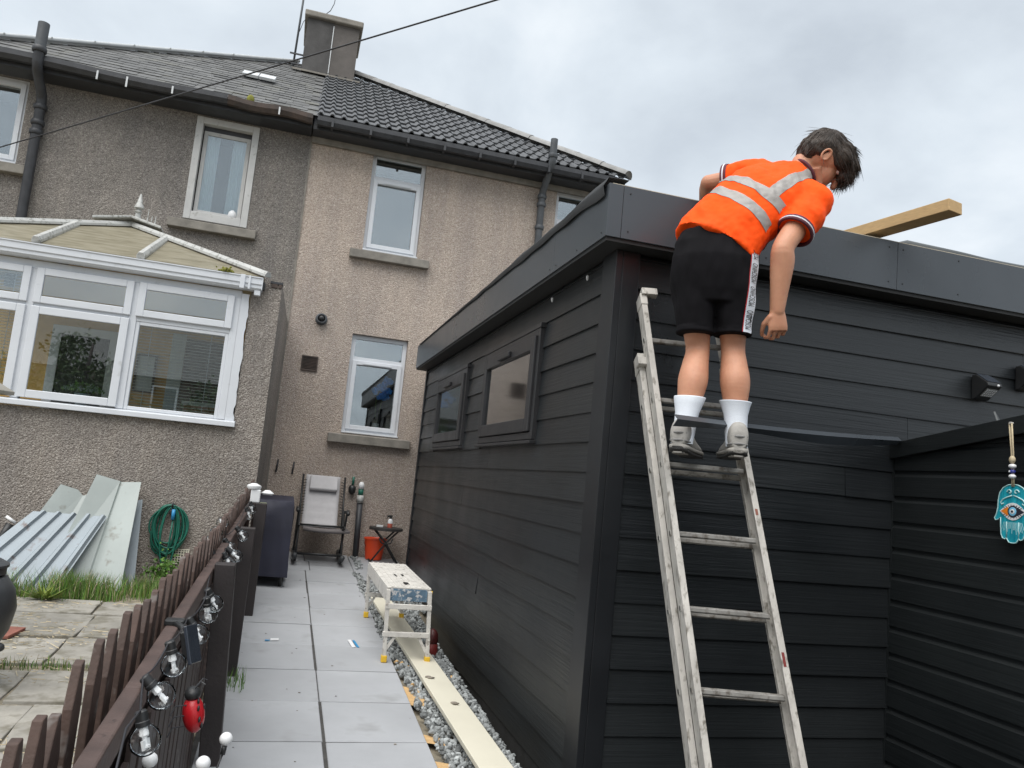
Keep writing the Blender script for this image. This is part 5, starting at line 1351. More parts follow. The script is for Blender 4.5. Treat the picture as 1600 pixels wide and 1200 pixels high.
    for i in range(36):
        x, y = rng.uniform(-.15,.9), rng.uniform(4,10.2); r = rng.uniform(.002,.007)
        if abs(x-.384) < .05: r *= 1.3
        b.ball((x,y,gz(y)+.004), (r*1.4,r,r*.35), 5, 4)
    for (x,y) in ((1.13,5.45),(1.2,4.95)):
        for k in range(5): b.ball((x+rng.gauss(0,.012),y+rng.gauss(0,.012),gz(y)+.032), (.022,.009,.006), 6, 4)
    tag(obj('leaf_litter', b, MAT['litter']), 'bits of dead leaf and grit scattered over the paving', 'litter', kind='stuff')
MAT['darkred2'] = M('maroon_paint', (.07,.012,.012), .4, .2, 8)
MAT['litter'] = M('dead_leaf', (.17,.15,.125), .9, .3, 10, isl=.5)
build_hopup()

# ------------------------------------------------------------------ ladder, trim strip, roof timber
LT = dict(l0=Vector((1.816,3.10,.85)), l1=Vector((1.737,3.79,2.727)), r0=Vector((2.178,3.015,.86)), r1=Vector((2.105,3.71,2.73)))
def lad(side, z):
    a, c = (LT['l0'], LT['l1']) if side == 'l' else (LT['r0'], LT['r1'])
    return a + (c-a)*((z-a.z)/(c.z-a.z))
RZ = [1.822 - .322*k for k in range(-2, 6)]
def build_ladder():
    t = thing('extension_ladder', (2.0, 2.9, gz(2.9)), 'worn aluminium extension ladder leaning against the garden room', 'ladder')
    nrm = (LT['r0']-LT['l0']).cross(LT['l1']-LT['l0']).normalized()      # away from or towards the wall
    if nrm.y > 0: nrm = -nrm                                             # points to the climber
    across = (LT['r0']-LT['l0']).normalized()
    back = -nrm
    def stile(side, za, zb, off, nm, outer):
        s = -1 if side == 'l' else 1
        sh = across*s*(0 if off == 0 else (.030 if side == 'l' else .030))
        p, q = lad(side, za) + back*off + sh, lad(side, zb) + back*off + sh
        d = (q-p).normalized(); L = (q-p).length
        b = B()
        # C channel: web on the outside, flanges front and back
        o = across*s
        w, dp, th = .030, .090, .004
        prof = [o*w, o*w + back*dp, back*dp, back*(dp-th), o*(w-th) + back*(dp-th), o*(w-th) + back*th, back*th, o*0]
        prof = [p + v for v in prof]
        b.prism(prof, q-p); so = obj(nm, b, MAT['alu'], t, bevel=.0015)
        return so
    for sec, (za, zb, off) in enumerate(((.10, 2.70, 0), (.06, 2.40, .096))):
        for side in ('l', 'r'):
            so = stile(side, za, zb, off, 'stile', True)
            s = -1 if side == 'l' else 1
            for z in RZ:
                if z > zb - .04 or z < za: continue
                c = lad(side, z) + back*(off+.045) + across*s*(.0295 + (0 if off == 0 else (.030 if side == 'l' else .030)))
                d = (lad(side, 2)-lad(side, 1)).normalized()
                b = B(); u, v = back*.013, d*.013
                fr = []
                for k in range(4):
                    ang = [(-1,-1),(1,-1),(1,1),(-1,1)][k]; fr.append(c + u*ang[0] + v*ang[1])
                b.prism(fr, across*s*.004); o1 = obj('rung_end', b, MAT['alu_web'], so)
                b = B(); b.prism([c + (p-c)*.72 + across*s*.0041 for p in fr], across*s*.0005); obj('rung_hole', b, MAT['blackplast'], so)
        for z in RZ:
            if z > zb - .04 or z < za: continue
            l, r = lad('l', z) + back*(off+.045) - across*(0 if off == 0 else .030), lad('r', z) + back*(off+.045) + across*(0 if off == 0 else .030)
            b = B(); d = (r-l); u = Vector((0,0,1)); sd = d.cross(u).normalized()
            prof = [l + sd*.017 + u*.011, l + sd*.017 - u*.006, l + sd*.010 - u*.013, l - sd*.010 - u*.013, l - sd*.017 - u*.006, l - sd*.017 + u*.011]
            b.prism(prof, d); obj('rung', b, MAT['rung'], t, bevel=.0015)
            b = B()
            for k in range(4): 
                o_ = -.012 + k*.008; b.prism([l + sd*o_ + u*.0112, l + sd*(o_+.003) + u*.0112, l + sd*(o_+.003) + u*.013, l + sd*o_ + u*.013], d)
            obj('rung_grip', b, MAT['rung'], t)
    # end caps and hooks
    d = (LT['l1']-LT['l0']).normalized()
    for side in ('l', 'r'):
        s = -1 if side == 'l' else 1; o = across*s
        top = lad(side, 2.70)
        b = B(); b.obox(top + o*.015 + back*.045 - d*.02, o*.019, back*.049, d*.035); obj('end_cap', b, MAT['alu'], t, bevel=.005)
        b = B(); b.obox(top + o*.012 - nrm*(-.004) + d*.022 + back*.01 + across*.03, across*.042, back*.022, d*.020); obj('guide_hook', b, MAT['alu'], t, bevel=.004)
        t2 = lad(side, 2.40) + back*.096 + o*(.030 if side == 'l' else .030)
        b = B(); b.obox(t2 + o*.015 + back*.045 - d*.03, o*.019, back*.049, d*.05); obj('end_cap', b, MAT['alu'], t, bevel=.005)
        b = B(); b.obox(lad(side, 2.36) + o*.038 + back*.085, o*.036, back*.03, d*.022); obj('guide_bracket', b, MAT['alu'], t, bevel=.004)
    # paint splashes
    for (z, hh, m) in ((1.0,.03,'darkred'),(1.62,.015,'redtile')):
        c = lad('r', z) + across*.013 - back*.0006; b = B(); b.obox(c, across*.006, d*hh, back*.0006); obj('paint_splash', b, MAT[m], t)
build_ladder()

def build_trim_strip():
    a = Vector((1.57,3.10,1.995)); c = Vector((3.47,3.86,2.112))
    a = Vector((1.655,3.185,2.003)); b = B()
    d = (c-a).normalized(); sd = d.cross(Vector((0,0,1))).normalized(); n = 24; vs = []
    for i in range(n+1):
        u = i/n; p = a.lerp(c, u) + Vector((0,0,-.012*math.sin(math.pi*u))); tw = .012*math.sin(u*7)
        vs += [p - sd*.012 + Vector((0,0,.018)), p + sd*.010 + Vector((0,0,-.004)), p - sd*.016 + Vector((0,0,-.036+tw)), p - sd*.020 + Vector((0,0,-.036+tw)), p + sd*.005 + Vector((0,0,-.004)), p - sd*.017 + Vector((0,0,.018))]
    m = 6; b.add(vs, [(i*m+j, i*m+(j+1)%m, (i+1)*m+(j+1)%m, (i+1)*m+j) for i in range(n) for j in range(m)] + [tuple(range(m)), tuple(reversed([n*m+j for j in range(m)]))])
    tag(obj('edge_trim_strip', b, MAT['fascia']), 'loose dark metal edge trim strip lying between the ladder and the black shed', 'trim')
build_trim_strip()

def build_roof_timber():
    # a sawn joist lying on the roof, one end sticking out over the front edge
    p = Vector((3.86,3.45,3.46)); 
    b = B(); e = Vector((3.375,3.40,3.385)); i = Vector((3.0,5.0,3.335)); d = (e-i).normalized(); sd = d.cross(Vector((0,0,1))).normalized(); u = sd.cross(d)
    L = (e-i).length
    b.obox((e+i)/2, d*L/2, sd*.060, u*.034)
    tag(obj('roof_joist', b, MAT['timber_x'], bevel=.003), 'fresh sawn timber joist sticking out over the flat roof edge', 'timber')
MAT['timber_x'] = M('sawn_timber', (.52,.35,.17), .75, .12, 4, .35, 70, stretch=(6,6,30))
build_roof_timber()

def build_added_deck():
    t = thing('added_deck', (2.5, 2.6, gz(2.6)), None, None); tag(t, kind='structure')  # dark deck added out of view to cut light bounced onto the wall
    x = 1.0
    while x < 3.48:
        b = B(); b.prism([(x,-1.5,gz(-1.5)-.03),(x+.135,-1.5,gz(-1.5)-.03),(x+.135,3.93,gz(3.93)-.03),(x,3.93,gz(3.93)-.03)], (0,0,.028)); obj('added_deck_board', b, MAT['blackwood'], t); x += .141
build_added_deck()
def build_shade_screen():
    t = thing('shade_screen', (2.6, 1.1, gz(1.1)), 'added black board screen, unseen right of frame, shading the lower front wall', 'fence')  # added unseen screen that blocks light from the lower front wall
    for i in range(14):
        b = B(); z = gz(1.1) + .01 + i*.15; b.box(1.85, 3.49, 1.10, 1.125, z, z+.146); obj('board', b, MAT['blackwood'], t)
    for x in (1.85, 3.38):
        b = B(); b.box(x, x+.09, 1.01, 1.0995, gz(1)-.05, 2.15); obj('post', b, MAT['blackwood'], t)
build_shade_screen()
def build_wall_lights():
    for (cx, cz), lab in (((4.11,2.51),'black solar wall light with a row of small LEDs above the black shed'), ((4.455,2.61),'second solar wall light cut off by the right edge')):
        t = thing('solar_wall_light', (cx, YF-.03, cz), lab, 'wall light', 'solar wall lights')
        y = YF - .022
        b = B(); b.prism([(cx-.055,y,cz+.075),(cx-.055,y-.03,cz+.078),(cx-.055,y-.12,cz+.02),(cx-.055,y-.125,cz+.0),(cx-.055,y-.03,cz-.075),(cx-.055,y,cz-.08)], (.11,0,0)); obj('housing', b, MAT['blackplast'], t, bevel=.006)
        n = Vector((0,-.62,-.78)).normalized(); u = Vector((1,0,0)); v = n.cross(u)
        c = Vector((cx, y-.0785, cz-.0385)) + n*.001
        b = B(); b.obox(c, u*.042, v*.032, n*.002); p = obj('led_panel', b, MAT['ledpanel'], t)
        for i in range(5):
            for j in range(4):
                b = B(); b.obox(c + n*.0027 + u*(-.033+i*.0165) + v*(-.022+j*.0147), u*.005, v*.0045, n*.0012); obj('led', b, MAT['white'], p)
        b = B(); b.ball(Vector((cx+.02,y-.127,cz+.004)), .008, 10, 8); obj('motion_sensor', b, MAT['white'], t, True)
        b = B(); b.prism([(cx-.05,y-.031,cz+.079),(cx+.05,y-.031,cz+.079),(cx+.05,y-.118,cz+.023),(cx-.05,y-.118,cz+.023)], (0,-.001,.003)); obj('solar_cell', b, MAT['solar'], t)
MAT['ledpanel'] = M('led_panel_grey', (.22,.22,.21), .4, .1, 10)
build_wall_lights()

def build_hamsa():
    t = thing('hand_charm', (3.46, 3.1, 1.73), 'turquoise glass hand charm with an eye hanging on the black shed', 'ornament')
    X = 3.452; yc = 3.072
    # outline in (s, z): s to the right in the picture = towards the camera (-Y)
    half = [(0,.147),(.03,.143),(.06,.128),(.082,.10),(.09,.06),(.092,.02),(.100,-.012),(.112,-.035),(.105,-.046),(.088,-.042),(.074,-.030),(.073,-.075),(.070,-.118),(.060,-.138),(.045,-.142),(.036,-.135),(.034,-.140),(.022,-.157),(.0,-.160)]
    poly = half + [(-a, c) for a, c in reversed(half[1:-1])]
    k = .93; zc = 1.735
    P = lambda s, z, dx=0: (X - dx, yc - s*k, zc + z*k)
    b = B(); b.prism([P(s, z) for s, z in poly], (-.010,0,0)); obj('hand_plate', b, MAT['turq'], t, bevel=.003)
    b = B(); b.tube([P(s, z, .011) for s, z in poly + [poly[0]]], .0028, 6); obj('rim', b, MAT['palerim'], t, True)
    for s in (-.036, .036):
        b = B(); b.tube([P(s, -.05, .0115), P(s*.98, -.132, .0115)], .0022, 6); obj('finger_line', b, MAT['palerim'], t, True)
    rng = random.Random(3)
    b = B()
    for i in range(16):
        s = -.066 + i*.0088; b.tube([P(s*.8, -.052, .0108), P(s, -.085-rng.random()*.03, .0112)], .0011, 4)
    obj('strokes', b, MAT['palerim'], t)
    eye = []
    for i in range(24):
        a = 2*math.pi*i/24; s = .078*math.cos(a); z = .004 + .046*math.sin(a)*(1-abs(math.cos(a))**2.2*.9); eye.append((s, z))
    b = B(); b.prism([P(s, z, .0105) for s, z in eye], (-.003,0,0)); obj('eye_white', b, MAT['white'], t)
    b = B()
    for i in range(22):
        a = 2*math.pi*i/22; 
        if abs(math.cos(a)) > .93: continue
        s0 = .062*math.cos(a); z0 = .004 + .036*math.sin(a); b.tube([P(s0*.8, .004+(z0-.004)*.72, .0142), P(s0*1.05, z0, .0142)], .0016, 4)
    obj('lash', b, MAT['navy'], t)
    b = B(); b.prism([P(-.07,.004,.0137), P(-.028,.028,.0137), P(-.022,.004,.0137), P(-.028,-.02,.0137)], (-.0012,0,0)); obj('eye_corner', b, MAT['orangep2'], t)
    b = B(); b.prism([P(.07,.004,.0137), P(.028,.026,.0137), P(.022,.004,.0137), P(.028,-.018,.0137)], (-.0012,0,0)); obj('eye_corner', b, MAT['navy'], t)
    for r, m, o in ((.030,'navy',.0136),(.021,'iris',.0155),(.012,'white',.017),(.006,'navy',.0185)):
        b = B(); b.lathe([(r,0),(r*.95,.0015)], P(.002,.004,o), 20, axis=(-1,0,0)); obj('iris_ring', b, MAT[m], t)
    for s in (-1, 1):
        b = B(); pts = []
        for i in range(26):
            a = i/25*5.2; r = .016*(1-i/30); pts.append(P(s*(.02 + r*math.cos(a)), .105 + r*math.sin(a), .0125))
        b.tube(pts, .0034, 6); obj('scroll', b, MAT['palerim'], t, True)
        b = B(); b.tube([P(s*.005,.088,.0125), P(s*.035,.078,.0125), P(s*.06,.066,.0125), P(s*.074,.05,.0125), P(s*.066,.038,.0125), P(s*.056,.046,.0125)], .0034, 6); obj('scroll', b, MAT['palerim'], t, True)
    # cord and beads
    z1 = zc + .147*k
    b = B()
    for o in (-.005, .005): b.tube([(X-.012,yc+o,z1-.012),(X-.016,yc+o*.8,z1+.05),(X-.02,yc+o,2.03),(X-.034,yc+o*1.3,2.17)], .0042, 6)
    obj('cord', b, MAT['twine'], t, True)
    for z, r, m in ((z1+.038,.0155,'white'),(z1+.062,.014,'beadblue'),(z1+.088,.0165,'white')):
        b = B(); b.ball((X-.018,yc,z), (r,r*1.15,r*.75), 14, 10); obj('bead', b, MAT[m], t, True)
    b = B(); b.lathe([(.005,0),(.004,.0015)], (X-.033,yc+.004,z1+.062), 10, axis=(-1,0,0)); obj('bead_dot', b, MAT['white'], t)
    b = B(); b.ball((X-.02,yc,z1+.12), (.013,.017,.02), 10, 8); obj('knot', b, MAT['twine'], t, True)
    b = B(); b.lathe([(.006,0),(.006,.02)], (X-.02,yc+.0,2.172), 8, axis=(-1,0,0)); obj('nail', b, MAT['alu'], t)
MAT['turq'] = M('turquoise_glass', (.012,.29,.40), .15, .35, 9, stretch=(1,6,1), col2=(.03,.45,.55))
MAT['palerim'] = M('pale_turquoise_line', (.42,.66,.66), .4, .1, 8)
MAT['orangep2'] = M('orange_enamel', (.78,.22,.02), .3, .1, 20)
MAT['iris'] = M('light_blue_enamel', (.20,.52,.75), .3, .05, 10)
MAT['beadblue'] = M('dark_blue_bead', (.03,.04,.25), .2, .05, 10)
MAT['twine'] = M('natural_twine', (.5,.42,.28), .9, .15, 60, .4, 200)
build_hamsa()

# ------------------------------------------------------------------ the person on the ladder
from mathutils.bvhtree import BVHTree
def remesh(name, b, voxel, smooth=4, fac=.5, mats=None, parent=None):
    me = b.mesh(name); o = bpy.data.objects.new('tmp', me); COL.objects.link(o)
    md = o.modifiers.new('r', 'REMESH'); md.mode = 'VOXEL'; md.voxel_size = voxel
    if smooth: s = o.modifiers.new('s', 'SMOOTH'); s.iterations = smooth; s.factor = fac
    dg = bpy.context.evaluated_depsgraph_get(); dg.update()
    out = bpy.data.meshes.new_from_object(o.evaluated_get(dg))
    bpy.data.objects.remove(o); out.name = name
    out.polygons.foreach_set('use_smooth', [True]*len(out.polygons))
    return out
def chain(b, pts, n=14, sub=1):
    """tapered limb with rounded joints; sub > 1 rounds the taper between them"""
    pts = [(Vector(p), r) for p, r in pts]
    if sub > 1:
        out = []
        for i in range(len(pts)-1):
            q = [pts[max(i-1,0)], pts[i], pts[i+1], pts[min(i+2,len(pts)-1)]]
            for k in range(sub):
                t = k/sub; f = (-.5*t+t*t-.5*t**3, 1-2.5*t*t+1.5*t**3, .5*t+2*t*t-1.5*t**3, -.5*t*t+.5*t**3)
                out.append((sum((q[j][0]*f[j] for j in range(4)), Vector()), sum(q[j][1]*f[j] for j in range(4))))
        pts = out + [pts[-1]]
    for p, r in pts: b.ball(p, r, n, 10)
    for (p, r), (q, s) in zip(pts, pts[1:]): b.tube([p, q], [r, s], n)
def loft(b, rings, n=28, pw=2.0, caps=True):
    """rings: (centre, half-width vector, half-depth vector)"""
    vs = []
    for c, a, d in rings:
        c, a, d = Vector(c), Vector(a), Vector(d)
        for k in range(n):
            t = 2*math.pi*k/n; cs, sn = math.cos(t), math.sin(t)
            x = math.copysign(abs(cs)**(2/pw), cs); y = math.copysign(abs(sn)**(2/pw), sn)
            vs.append(c + a*x + d*y)
    m = len(rings); fs = [(i*n+k, i*n+(k+1)%n, (i+1)*n+(k+1)%n, (i+1)*n+k) for i in range(m-1) for k in range(n)]
    if caps: fs += [tuple(reversed(range(n))), tuple((m-1)*n+k for k in range(n))]
    b.add(vs, fs)

MAT['skin'], nt_, bs_ = new_mat('skin')
v_ = coords(nt_); c_ = ramp(nt_, noise_fac(nt_, v_, 9, 5, .6), [(.3, (.47,.215,.125)), (.7, (.60,.30,.185))])
c_ = mixc(nt_, ramp(nt_, noise_fac(nt_, v_, 34, 3, .6), [(.55, (0,)*3), (.75, (.35,)*3)]), c_, (.50,.20,.14))
nt_.links.new(c_, bs_.inputs['Base Color']); bump(nt_, bs_, noise_fac(nt_, v_, 160, 3, .6), .25, .002); bs_.inputs['Roughness'].default_value = .52; bs_.inputs['Subsurface Weight'].default_value = .12; bs_.inputs['Subsurface Radius'].default_value = (.012,.005,.003)
MAT['hivis'] = M('hi_vis_orange', (1.0,.088,.003), .8, .04, 6, .15, 260, spec=.25)
MAT['tape'] = M('reflective_tape', (.30,.285,.27), .4, .06, 8, .2, 120)
MAT['shorts'] = M('black_jersey', (.0075,.007,.0085), .9, .2, 6, .25, 240, spec=.15)
MAT['cuff'] = M('maroon_rib', (.10,.022,.035), .8, .1, 10)
MAT['sock'] = M('white_sock', (.70,.74,.80), .85, .03, 20, .4, 200)
MAT['shoe'] = M('grey_trainer', (.34,.325,.30), .7, .15, 14, .3, 120, spots=(18, .6, .72, (.2,.19,.17)))
MAT['shoe_dark'] = M('trainer_mesh', (.21,.205,.20), .8, .15, 30, .3, 160)
MAT['sole'] = M('trainer_outsole', (.035,.034,.033), .7, .25, 14)
MAT['midsole'] = M('trainer_midsole', (.30,.285,.26), .7, .15, 10)
MAT['hair'] = M('brown_hair', (.036,.026,.020), .55, .2, 12, isl=.55, col2=(.062,.045,.034))
MAT['inktext'] = M('black_print', (.01,.01,.014), .8, .05, 10)

def build_person():
    root = thing('person', (1.95, 3.4, 1.84), 'person in orange hi-vis shirt and black shorts leaning over the roof edge from the ladder', 'person')
    V = Vector
    Ld, Dd, Z = V((.84,-.54,0)), V((.54,.84,0)), V((0,0,1))
    la, lk, lh = V((1.782,3.345,1.975)), V((1.882,3.45,2.378)), V((1.815,3.42,2.80))
    ra, rk, rh = V((2.030,3.300,1.985)), V((2.042,3.39,2.392)), V((1.993,3.36,2.80))
    A = V((.415,-.727,-.545)).normalized()                      # left shoulder -> right shoulder
    C = V((2.295,3.41,3.285)); rs = C + A*.195; ls = C - A*.185
    re, rw = V((2.172,3.205,2.895)), V((2.183,3.25,2.585))
    le, lw = V((2.040,3.74,3.375)), V((2.16,4.0,3.37))
    # ---- head frame
    f = (.66*Ld + .30*Dd - .62*Z).normalized(); u = (.55*Ld + .80*Z); u = (u - f*u.dot(f)).normalized(); s = f.cross(u)
    HS = 1.17; hc = V((2.478,3.365,3.452))
    H = lambda x, y, z: hc + (s*x + f*y + u*z)*HS
    hm = Matrix((s, f, u)).transposed()
    body = B()
    # legs
    def leg(an, kn, hp, sgn):
        up = (kn-an)
        back = V((-.35,-.9,.0)).normalized()
        chain(body, [(an, .042), (an + up*.18, .044), (an + up*.40 + back*.012, .060), (an + up*.60 + back*.020, .071), (an + up*.80 + back*.010, .064), (kn, .058), (kn + (hp-kn)*.25, .068), (kn + (hp-kn)*.6, .085), (hp, .095)], 22, 5)
    leg(la, lk, lh, -1); leg(ra, rk, rh, 1)
    # torso core, neck
    pel = V((1.90,3.395,2.87)); nk = V((2.372,3.395,3.352))
    chain(body, [(pel, .110), (V((1.985,3.42,3.02)), .105), (V((2.10,3.42,3.14)), .118), (V((2.2,3.415,3.22)), .12), (C, .09), (nk, .066), (H(0,-.045,-.07), .060), (H(0,-.03,-.03), .062)])
    chain(body, [(C, .07), (rs, .060), (rs.lerp(re,.5), .058), (re, .052), (re.lerp(rw,.25), .057), (re.lerp(rw,.7), .043), (rw, .035)], 18, 4)
    chain(body, [(C, .07), (ls, .060), (ls.lerp(le,.5), .049), (le, .043), (le.lerp(lw,.3), .044), (lw, .029)])
    # head
    body.ball(H(0,-.012,.022), (.079*HS,.100*HS,.098*HS), 24, 16, mat=hm)
    body.ball(H(0,.040,-.040), (.060*HS,.058*HS,.078*HS), 20, 14, mat=hm)
    body.ball(H(0,.070,-.100), (.030*HS,.026*HS,.024*HS), 14, 10, mat=hm)
    body.tube([H(.052,-.0,-.06), H(.03,.066,-.104)], [.024*HS,.022*HS], 10); body.tube([H(-.052,-.0,-.06), H(-.03,.066,-.104)], [.024*HS,.022*HS], 10)
    body.tube([H(0,.092,.012), H(0,.122,-.042)], [.010*HS,.015*HS], 10); body.ball(H(0,.120,-.044), .014*HS, 10, 8)
    body.ball(H(0,.094,-.073), (.024*HS,.012*HS,.007*HS), 10, 8, mat=hm); body.ball(H(0,.092,-.083), (.021*HS,.012*HS,.007*HS), 10, 8, mat=hm)
    body.tube([H(-.04,.080,.022), H(0,.090,.024), H(.04,.080,.022)], .010*HS, 8)
    for sg in (-1, 1):
        pts = [H(sg*(.080+.010*math.sin(a*.5)), -.012+.017*math.cos(a), -.004+.027*math.sin(a)) for a in [2*math.pi*i/14 for i in range(15)]]
        body.tube(pts, .0055*HS, 8); body.ball(H(sg*.080,-.008,-.008), (.006*HS,.014*HS,.022*HS), 10, 8, mat=hm)
    # right hand, hanging and half closed
    d = V((.14,.03,-1)).normalized(); pn = (-.42*Ld + .85*Dd); pn = (pn - d*pn.dot(d)).normalized(); q = d.cross(pn).normalized()
    def hand(w, d, pn, q, curl):
        loft(body, [(w - d*.01, q*.034, pn*.028), (w + d*.03, q*.044, pn*.026), (w + d*.075, q*.050, pn*.023), (w + d*.098, q*.048, pn*.018)], 16)
        for i, (o, ln) in enumerate(((-.039,.90),(-.013,1.0),(.013,.94),(.038,.76))):
            base = w + d*(.092 - .004*abs(i-1)) + q*o
            p = base; dirv = d; pts = [(p, .0105)]
            for j, (L, c) in enumerate(((.046,curl*.55),(.029,curl*1.0),(.022,curl*.8))):
                rot = Quaternion(d.cross(pn).normalized(), c); dirv = (rot @ dirv).normalized() if False else dirv
                ang = [curl*.45, curl*1.25, curl*1.85][j] + .06*i
                dirv = (d*math.cos(ang) + pn*math.sin(ang) + q*o*.8).normalized()
                p = p + dirv*L*ln; pts.append((p, [.0098,.009,.008][j]))
            chain(body, pts, 8)
        tb = w + d*.030 - q*.038
        p1 = tb + (d*.6 - q*.45 + pn*.45).normalized()*.042; p2 = p1 + (d*.8 + pn*.55 - q*.05).normalized()*.034; p3 = p2 + (d*.8 + pn*.6 + q*.2).normalized()*.026
        chain(body, [(w + d*.022 - q*.022, .020), (tb, .016), (p1, .0135), (p2, .0115), (p3, .0095)], 8)
    hand(rw, d, pn, q, 1.28)
    d2 = V((.55,.83,-.02)).normalized(); pn2 = V((0,0,-1)); pn2 = (pn2 - d2*pn2.dot(d2)).normalized(); hand(lw, d2, pn2, d2.cross(pn2), .25)
    me = remesh('body', body, .0042, 5, .5)
    put('body', me, MAT['skin'], root)
    for sg in (-1, 1):
        b = B(); b.ball(H(sg*.031,.083,.006), .0125*HS, 12, 8); e = obj('eye', b, MAT['white'], root, True)
        b = B(); b.ball(H(sg*.031,.0925,.005), .0055*HS, 8, 6); obj('iris', b, MAT['inktext'], e, True)
    # ---- socks and shoes
    for an, kn, top, nm in ((la, lk, .39, 0), (ra, rk, .36, 1)):
        up = kn - an; b = B(); n = 24; vs = []
        rows = [(-.18,.050),(-.05,.051),(.08,.0515),(.2,.057),(.3,.066),(top-.012,.0745),(top,.0755),(top,.070)]
        side = V((.84,-.54,0)); dep = V((.54,.84,0))
        for t, r in rows:
            for k in range(n):
                a = 2*math.pi*k/n; vs.append(an + up*t + V((-.35,-.9,0))*max(0,t)*.028 + (side*math.cos(a) + dep*math.sin(a))*(r + .0012*math.sin(t*90)))
        b.add(vs, [(i*n+k, i*n+(k+1)%n, (i+1)*n+(k+1)%n, (i+1)*n+k) for i in range(len(rows)-1) for k in range(n)]); obj('sock', b, MAT['sock'], root, True)
    tab = B(); tab.obox(ra + V((-.022,-.050,.012)), Ld*.012, Z*.006, Dd*.004); obj('sock_logo', tab, MAT['orangep'], root)
    for an, dr in ((la, V((.70,.71,-.06))), (ra, V((.34,.94,-.04)))):
        dr = dr.normalized(); sd = dr.cross(Z).normalized(); up = sd.cross(dr)
        heel = an - dr*.085 - up*.118 + V((0,0,.0))
        # outsole + midsole + upper
        L = .315; secs = [(0,.026),(.03,.040),(.10,.046),(.30,.043),(.50,.047),(.70,.056),(.86,.050),(.96,.034),(1.0,.014)]
        b = B(); loft(b, [(heel + dr*(L*t) + up*(.006 + .014*max(0,(t-.75)/.25)**2), sd*w, up*.0065) for t, w in secs[:0]] or [(heel + dr*(L*t) + up*(.006 + .018*max(0,(t-.78)/.22)**2 + .012*max(0,(.06-t)/.06)), sd*w*1.04, up*.0075) for t, w in secs], 16, 4); so = obj('shoe', b, MAT['sole'], root, angle=50)
        b = B()
        for i in range(5):
            t = .02 + i*.05; w = [.020,.03,.034,.034,.032][i]
            b.obox(heel + dr*(L*t+.006) - up*.002, sd*w, dr*.004, up*.0035)
        obj('tread', b, MAT['midsole'], so)
        b = B(); loft(b, [(heel + dr*(L*t) + up*(.024 + .018*max(0,(t-.78)/.22)**2), sd*w*1.06, up*(.013 if t < .5 else .011)) for t, w in secs], 18, 3.4); obj('midsole', b, MAT['midsole'], so, angle=60)
        hs = [(0.0,.030,.068,.042),(.03,.043,.084,.060),(.10,.047,.092,.070),(.25,.045,.088,.066),(.38,.042,.068,.046),(.52,.044,.052,.034),(.70,.050,.042,.022),(.86,.044,.038,.016),(.96,.028,.034,.010),(.99,.012,.032,.006)]
        b = B(); loft(b, [(heel + dr*(L*t) + up*hh, sd*w, up*hv) for t, w, hh, hv in hs], 20, 2.4)
        um = remesh('upper', b, .005, 3); put('upper', um, MAT['shoe'], so)
        b = B(); n = 20; vs = []
        for k in range(n+1):
            a = 2*math.pi*k/n; vs.append(an + dr*(.006 + .052*math.cos(a)) + sd*(.043*math.sin(a)) + up*(.012 + .010*math.cos(a*1) - .118 + .118))
        b.tube(vs, .008, 8); obj('collar', b, MAT['shoe_dark'], so, True)
        b = B()
        for t, hh in ((.015,.05),(.02,.085)):
            w = .042 if hh < .06 else .040
            b.tube([heel + dr*(L*.16) + sd*w*1.02 + up*hh, heel + dr*(L*.03) + sd*w*.86 + up*(hh+.003), heel - dr*.004 + up*(hh+.004), heel + dr*(L*.03) - sd*w*.86 + up*(hh+.003), heel + dr*(L*.16) - sd*w*1.02 + up*hh], .006, 8)
        obj('heel_overlay', b, MAT['shoe_dark'], so, True)
        b = B()
        for i in range(4):
            t = .36 + i*.07; hh = .112 - i*.016
            b.tube([heel + dr*(L*t) + sd*.034 + up*(hh-.012), heel + dr*(L*t) + up*hh, heel + dr*(L*t) - sd*.034 + up*(hh-.012)], .004, 6)
        obj('laces', b, MAT['shoe'], so, True)
    # ---- shorts
    sh = B(); hx = V((.95,-.30,.02)).normalized(); hd = V((.30,.95,0)).normalized()
    T0 = V((.30,.02,.95)).normalized()
    loft(sh, [(V((1.93,3.385,2.965)), hx*.190, hd*.122), (V((1.915,3.385,2.90)), hx*.206, hd*.135), (V((1.910,3.385,2.82)), hx*.210, hd*.148), (V((1.912,3.385,2.74)), hx*.204, hd*.142), (V((1.920,3.386,2.66)), hx*.196, hd*.132), (V((1.924,3.388,2.60)), hx*.180, hd*.115)], 32, 2.3)
    for hp, kn, hem, rr in ((lh, lk, V((1.844,3.425,2.45)), .089), (rh, rk, V((2.020,3.37,2.458)), .091)):
        st = V((hp.x, hp.y, 2.80))
        loft(sh, [(st, hx*.106, hd*.125), (st.lerp(hem,.3), hx*.107, hd*.125), (st.lerp(hem,.65), hx*.097, hd*.113), (hem + Z*.03, hx*rr, hd*.100), (hem, hx*(rr+.002), hd*.105)], 26, 2.2)
    sm = remesh('shorts', sh, .006, 9)
    nrs = [v.normal.copy() for v in sm.vertices]
    for v, vn in zip(sm.vertices, nrs):
        p = v.co; k = .011*noise.noise((p.x*9+p.z*8, p.y*9, p.z*5)) + .006*noise.noise((p.x*26, p.y*26, p.z*9+4))
        if p.z > 2.48: v.co = p + vn*k
    sm.update(); so = put('shorts', sm, MAT['shorts'], root)
    b = B(); b.obox(V((2.03,3.245,2.915)), Ld*.028, Z*.0022, Dd*.0015)
    # side stripe with lettering, laid on the cloth
    bm = bmesh.new(); bm.from_mesh(sm); tree = BVHTree.FromBMesh(bm); bm.free()
    out = V((.86,-.51,0)).normalized(); out = (out*.35 + V((-.54,-.84,0))*.94).normalized()
    tang = Z.cross(out).normalized()
